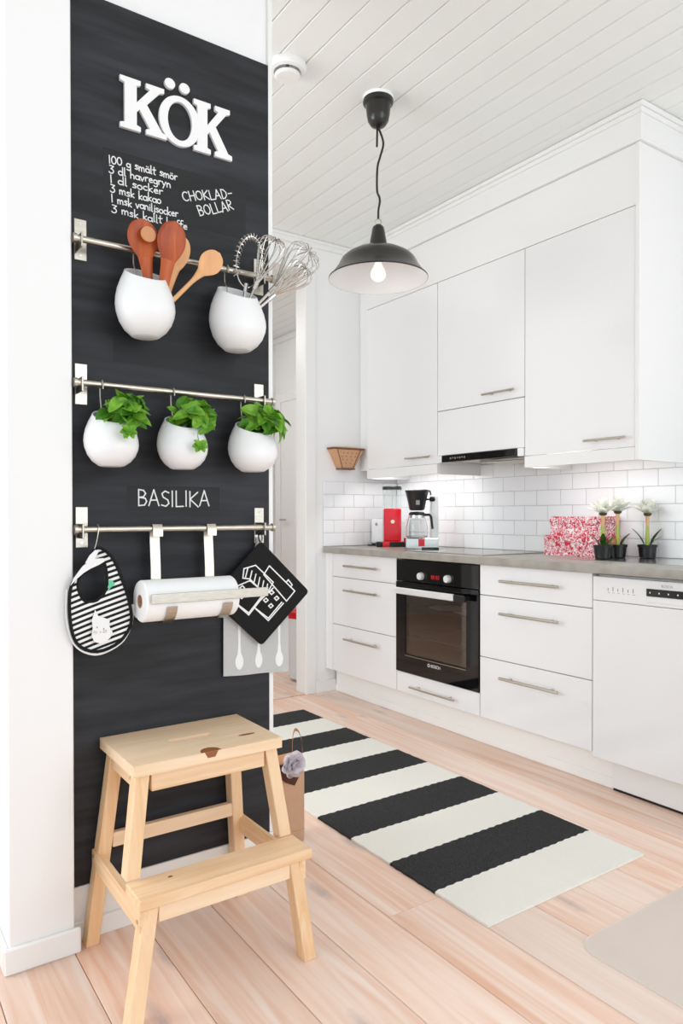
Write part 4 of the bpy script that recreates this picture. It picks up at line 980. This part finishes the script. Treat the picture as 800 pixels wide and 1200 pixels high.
for i, p in enumerate(pth):
    rows.append([hs.verts.new(p+Vector((0, -.001, 0))), hs.verts.new(p+Vector((.009, .016, .004)))])
for A, B_ in zip(rows, rows[1:]): hs.faces.new((A[0], A[1], B_[1], B_[0]))
bmesh.ops.solidify(hs, geom=list(hs.faces), thickness=.0018); part('handle', hs, LEATHER, kb, label='tan leather strap handle')
fl_ = thing('cloth_flower', 'pale lilac cloth flower on dark leather pinned to the bag', 'flower', (1.178, 1.985, .25))
part('leather_tab', prism(nb(), [(1.120, 1.9895, .268), (1.222, 1.9895, .262), (1.202, 1.9895, .212), (1.188, 1.9895, .190), (1.155, 1.9895, .206), (1.128, 1.9895, .228)], (0, .0015, 0)), DKLEATH, fl_)
pm = nb(); rows = []
for i in range(6):
    t = i/5; hw = .021*math.sin(math.pi*(.12+.8*t))**.7; rows.append([pm.verts.new((-hw, t*.036, .006+.006*math.sin(t*5))), pm.verts.new((0, t*.036, .003*math.sin(t*7))), pm.verts.new((hw, t*.036, .006-.005*math.sin(t*6)))])
for A, B_ in zip(rows, rows[1:]):
    for k in range(2): pm.faces.new((A[k], A[k+1], B_[k+1], B_[k]))
bmesh.ops.solidify(pm, geom=list(pm.faces), thickness=.0012); PM = mesh('petal', pm); PM.materials.append(PETALV)
fc0 = Vector((1.165, 1.975, .272)) - Vector((1.178, 1.985, .25)); rr = random.Random(5)
for k in range(15):
    lay_ = k // 6; a = k*1.05+lay_*.5; tilt = (.35, .8, 1.15)[min(2, lay_)]
    out = Vector((math.cos(a)*math.cos(tilt), -math.sin(tilt), math.sin(a)*math.cos(tilt))); xa = out.cross(Vector((0, -1, .01))).normalized(); za = xa.cross(out).normalized()
    s = 1.3-.2*lay_; place(PM, None, 'petal', fl_, fc0+Vector((0, -.004*lay_, 0)), Matrix((xa, out, za)).transposed().to_euler(), (s, s, s))

# ------------------------------------------------------------------ worktop things
ZC = .8728
ts = thing('toaster', 'small white toaster in the worktop corner behind the red grinder', 'toaster', (2.80, 3.533, ZC))
part('body', box(nb(), 2.70, 2.90, 3.474, 3.596, ZC+.012, ZC+.168, bev=.022, seg=4), LETTER, ts)
part('base', box(nb(), 2.703, 2.897, 3.478, 3.592, ZC+.0005, ZC+.0118, bev=.003), BLACKPL, ts)
sl = nb(); box(sl, 2.73, 2.87, 3.50, 3.515, ZC+.1665, ZC+.1685); box(sl, 2.73, 2.87, 3.55, 3.565, ZC+.1665, ZC+.1685); part('slot', sl, BLACKPL, ts)
part('badge', prism(nb(), [(2.6992, 3.535+.012*math.cos(i*math.pi/8), ZC+.132+.010*math.sin(i*math.pi/8)) for i in range(16)], (.001, 0, 0)), INK, ts)
part('cord', tube(nb(), smoothcurve([(2.705, 3.50, ZC+.006), (2.68, 3.495, ZC+.005), (2.655, 3.51, ZC+.0045), (2.65, 3.55, ZC+.0045), (2.69, 3.60, ZC+.0045)], 5), .004, 6), BLACKPL, ts)

gx, gy = 2.695, 3.375
gr = thing('coffee_grinder', 'red coffee grinder with a clear bean hopper on the worktop', 'grinder', (gx, gy, ZC), rz=-math.radians(34))
def loc(bm): return bm
part('base', box(nb(), -.062, .07, -.072, .056, .0005, .034, bev=.008, seg=2), RED, gr, local=True)
part('front_foot', box(nb(), -.095, -.0625, -.055, .03, .0005, .03, bev=.004), BLACKPL, gr, local=True)
part('base_plate', box(nb(), -.02, .088, -.0735, -.0725, .002, .03), BLACKPL, gr, local=True)
part('body', box(nb(), -.052, .052, -.052, .052, .0345, .228, bev=.010, seg=3), RED, gr, local=True)
bt = nb(); lathe(bt, [(0, 0), (.0115, 0), (.0115, .004), (0, .005)], (0, 0, 0), 20); bmesh.ops.transform(bt, matrix=Matrix.Translation((0, -.0525, .150)) @ Matrix.Rotation(math.pi/2, 4, 'X'), verts=bt.verts); part('button', bt, CREAM, gr, local=True, label='round cream switch')
part('hopper', lathe(nb(), [(.047, .2285), (.053, .25), (.055, .34), (.0525, .34), (.050, .252), (.045, .2285)], (0, 0, 0), 32, caps=False), CLEAR, gr, local=True)
part('lid', lathe(nb(), [(0, .3405), (.058, .3405), (.058, .356), (.054, .36), (0, .36)], (0, 0, 0), 32), BLACKPL, gr, local=True)

cm = thing('coffee_maker', 'steel filter coffee maker with black brew basket and glass jug', 'coffee maker', (2.625, 3.035, ZC), rz=-math.radians(34))
part('base', box(nb(), -.088, .092, -.055, .055, .0005, .062, bev=.003), POLISH, cm, local=True)
part('base_foot', box(nb(), .0, .094, -.0575, -.0555, .0005, .012), BLACKPL, cm, local=True)
part('red_reflection', box(nb(), -.018, .016, -.0575, -.0555, .018, .058), RED, cm, local=True)  # red reflection in the steel base, built as a thin red plate
part('column', box(nb(), .058, .100, .0, .054, .0625, .30, bev=.004), LETTER, cm, local=True)
part('water_tube', tube(nb(), [(.06, .02, .300), (.055, .02, .322), (0, .01, .325), (-.03, 0, .320)], .007, 8), POLISH, cm, local=True)
part('brew_basket', lathe(nb(), [(.034, .215), (.042, .22), (.050, .26), (.064, .318), (.066, .318), (.066, .326), (.055, .330), (0, .332)], (-.02, 0, 0), 32), BLACKPL, cm, local=True)
part('basket_knob', lathe(nb(), [(0, 0), (.014, .003), (.018, .014), (.012, .026), (0, .028)], (.062, -.02, .262), 16), BLACKPL, cm, local=True)
part('basket_arm', tube(nb(), [(.03, -.01, .275), (.064, -.018, .276)], .005, 8), BLACKPL, cm, local=True)
sp_ = nb(); part('front_logo', box(sp_, -.032, -.012, -.0605, -.0595, .245, .27) , INK, cm, local=True)
jg = thing('glass_jug', 'small glass coffee jug with black handle on the coffee maker', 'jug', (2.625-.02*.83, 3.035+.02*.56, ZC+.0625), rz=-math.radians(34))
part('glass', lathe(nb(), [(0, .0005), (.052, .0005), (.060, .01), (.060, .06), (.05, .10), (.042, .125), (.040, .125), (.048, .10), (.058, .06), (.058, .012), (.05, .003), (0, .003)], (0, 0, 0), 32), GLASS, jg, local=True)
part('lid', lathe(nb(), [(0, .1255), (.044, .1255), (.046, .133), (.038, .143), (0, .146)], (0, 0, 0), 28), BLACKPL, jg, local=True)
part('collar', lathe(nb(), [(.043, .112), (.0465, .112), (.0455, .1252), (.0425, .1252)], (0, 0, 0), 28, caps=False), POLISH, jg, local=True)
hn = nb(); tube(hn, [(.04, -.02, .128), (.066, -.03, .128), (.074, -.033, .118), (.082, -.036, .05)], [.007, .007, .0075, .0065], 8); part('handle', hn, BLACKPL, jg, local=True)

bxs = [('red and white patterned card box, the larger lower one of the pair', 2.724, 1.967, 2.262, ZC+.0005, ZC+.094), ('red and white patterned card box, the smaller one on top', 2.735, 1.985, 2.237, ZC+.0945, ZC+.182)]
for lb_, x, y0, y1, z0, z1 in bxs:
    t = thing('gift_box', lb_, 'box', ((x+2.915)/2, (y0+y1)/2, z0), 'red and white patterned boxes')
    part('box_base', bx(x+.002, 2.913, y0+.002, y1-.002, z0, z1-.031), SQUIG, t, smooth=False)
    part('lid', box(nb(), x, 2.915, y0, y1, z1-.0305, z1, bev=.001), SQUIG, t, smooth=False)

sepm = nb()
lp_ = nb(); rows = []
for i in range(7):
    t = i/6; hw = .0125*(math.sin(math.pi*(.1+.85*t)))**.8; rows.append([lp_.verts.new((-hw, .0, t*.085)), lp_.verts.new((0, -.003, t*.085)), lp_.verts.new((hw, 0, t*.085))])
for row, t in zip(rows, [i/6 for i in range(7)]):
    for v in row: v.co.y += .035*t*t
for A, B_ in zip(rows, rows[1:]):
    for k in range(2): lp_.faces.new((A[k], A[k+1], B_[k+1], B_[k]))
bmesh.ops.solidify(lp_, geom=list(lp_.faces), thickness=.0016); LEAFST = mesh('leaf', lp_)
pp = nb(); rows = []
for i in range(7):
    t = i/6; hw = .019*math.sin(math.pi*(.1+.8*t))**.8; rows.append([pp.verts.new((-hw, .012*t+.02*t*t+.004, t*.055)), pp.verts.new((0, .012*t+.022*t*t, t*.056)), pp.verts.new((hw, .012*t+.02*t*t+.004, t*.055))])
for A, B_ in zip(rows, rows[1:]):
    for k in range(2): pp.faces.new((A[k], A[k+1], B_[k+1], B_[k]))
bmesh.ops.solidify(pp, geom=list(pp.faces), thickness=.0012); PETAL = mesh('petal', pp); PETAL.materials.append(PETALW)
def amaryllis(x, y, zb_, hs_, label, seed, leaves, bulb=False, lean=0.):
    t = thing('potted_amaryllis', label, 'potted plant', (x, y, zb_), 'white amaryllis in black pots'); rr = random.Random(seed)
    part('pot', lathe(nb(), [(0, .0005), (.030, .0005), (.033, .004), (.0375, .047), (.0405, .048), (.0415, .058), (.039, .058), (.036, .050), (0, .049)], (0, 0, 0), 32), BLACKPL, t, local=True)
    part('soil', lathe(nb(), [(0, .0495), (.035, .0495), (.033, .052), (0, .053)], (0, 0, 0), 20), SOIL, t, local=True)
    part('stalk', tube(nb(), [(0, 0, .05), (lean*.4, 0, .05+hs_*.5), (lean, 0, .05+hs_*.66)], [.0085, .0075, .007], 10), LIME, t, local=True)
    part('bud_stem', tube(nb(), [(lean, 0, .05+hs_*.66), (lean, 0, .05+hs_)], [.007, .0085], 10), BUDSTEM, t, local=True)
    part('sepal', lathe(nb(), [(.007, .048+hs_), (.015, .052+hs_), (.017, .060+hs_), (.012, .062+hs_), (0, .058+hs_)], (lean, 0, 0), 12), SEPAL, t, local=True)
    for k in range(18):
        a = k*2*math.pi/6 + (.5 if 6 <= k < 12 else .2 if k >= 12 else 0); s = 1.1 if k < 6 else 1.0; tl = .55 if k < 6 else .1
        R = Matrix.Rotation(a, 4, 'Z') @ Matrix.Rotation(-(tl if k < 12 else -.35)-rr.uniform(-.2, .2), 4, 'X'); place(PETAL, None, 'petal', t, (lean, 0, .058+hs_), R.to_euler(), (s, s, s))
    for a, s in leaves:
        R = Matrix.Rotation(a, 4, 'Z') @ Matrix.Rotation(-.2, 4, 'X'); place(LEAFST, DKLEAF, 'leaf', t, (-.012*math.sin(a), .012*math.cos(a), .05), R.to_euler(), (1, 1, s))
    if bulb:
        part('bulb', lathe(nb(), [(0, .045), (.014, .05), (.019, .062), (.016, .076), (.007, .088), (0, .092)], (-.017, .012, 0), 16), BULB, t, local=True)
amaryllis(2.660, 1.893, ZC+.002, .135, 'white amaryllis in a black pot right beside the red boxes', 1, [(.95, .75), (2.2, .8), (-1.9, .55)])
amaryllis(2.782, 1.906, ZC+.002, .143, 'white amaryllis in a black pot with a brown bulb, middle of the three', 2, [(-2.0, .75), (1.1, .4)], True)
amaryllis(2.858, 1.812, ZC+.002, .133, 'white amaryllis in a black pot standing alone on the drainer', 3, [(.85, 1.0), (-2.1, 1.0), (-2.7, .6)], lean=.0)

# wall socket, wall-hung basket, hall bin
so2 = thing('wall_socket', 'white wall socket on the tiles behind the coffee maker', 'socket', (2.921, 3.255, 1.13))
part('plate', box(nb(), 2.911, 2.9212, 3.215, 3.295, 1.088, 1.172, bev=.003), LETTER, so2)
part('insert', lathe(nb(), [(0, 2.9095), (.02, 2.9095), (.022, 2.911), (0, 2.911)], (0, 3.255, 1.13), 24, axis=0), SATIN, so2)
wk = thing('wall_basket', 'small woven trapezoid basket hanging on the end wall', 'basket', (2.505, 3.58, 1.345))
yw0, yw1 = 3.545, YE-.0005
hexa_b = hexa(nb(), [(2.452, yw0+.02, 1.345), (2.556, yw0+.02, 1.345), (2.556, yw1, 1.345), (2.452, yw1, 1.345)], [(2.39, yw0, 1.457), (2.612, yw0, 1.457), (2.612, yw1, 1.457), (2.39, yw1, 1.457)], .003)
part('woven_body', hexa_b, WICKER, wk)
rm = nb(); box(rm, 2.384, 2.618, yw0-.004, yw1, 1.4575, 1.468, bev=.003); part('rim', rm, WICKERD, wk)
part('base_band', box(nb(), 2.45, 2.558, yw0+.012, yw1, 1.338, 1.346, bev=.002), WICKERD, wk)
part('filter_papers', prism(nb(), [(2.41, yw0+.02, 1.4685), (2.60, yw0+.02, 1.4685), (2.57, yw0+.02, 1.476), (2.50, yw0+.02, 1.479), (2.43, yw0+.02, 1.475)], (0, .03, 0)), KRAFT, wk)
bd = nb()
def slant(z): return yw0+.02*(1.457-z)/.112
for fx in (.12, .88):
    xb_, xt_ = 2.452+(2.556-2.452)*fx, 2.39+(2.612-2.39)*fx; tube(bd, [(xb_, slant(1.347)-.001, 1.347), (xt_, slant(1.456)-.001, 1.456)], .0025, 6)
part('side_lacing', bd, WICKERD, wk)
dots = nb()
for r_ in range(4):
    for k in range(4-(r_ < 1)):
        x, z = 2.455+k*.032+(.008 if r_ % 2 else 0), 1.375+r_*.02; prism(dots, [(x+.0035*math.cos(i*math.pi/4), slant(z)-.0012, z+.0035*math.sin(i*math.pi/4)) for i in range(8)], (0, .0015, 0))
part('dot_pattern', dots, WICKERD, wk, smooth=False)
bn = thing('waste_bin', 'pale bin with a red lid standing in the hall', 'bin', (2.455, 3.96, 0))
part('body', lathe(nb(), [(0, .012), (.105, .012), (.112, .02), (.130, .40), (.132, .405), (.126, .405), (.108, .03), (0, .025)], (2.455, 3.96, 0), 36), BINGL, bn)
part('lid', lathe(nb(), [(0, .4055), (.138, .4055), (.142, .415), (.138, .445), (.12, .458), (0, .465)], (2.455, 3.96, 0), 36), REDPL, bn, label='red lid')
for a in (.6, 2.2, 3.7, 5.2): part('foot', lathe(nb(), [(0, .0005), (.012, .0005), (.012, .012), (0, .012)], (2.455+.085*math.cos(a), 3.96+.085*math.sin(a), 0), 12), BLACKPL, bn)
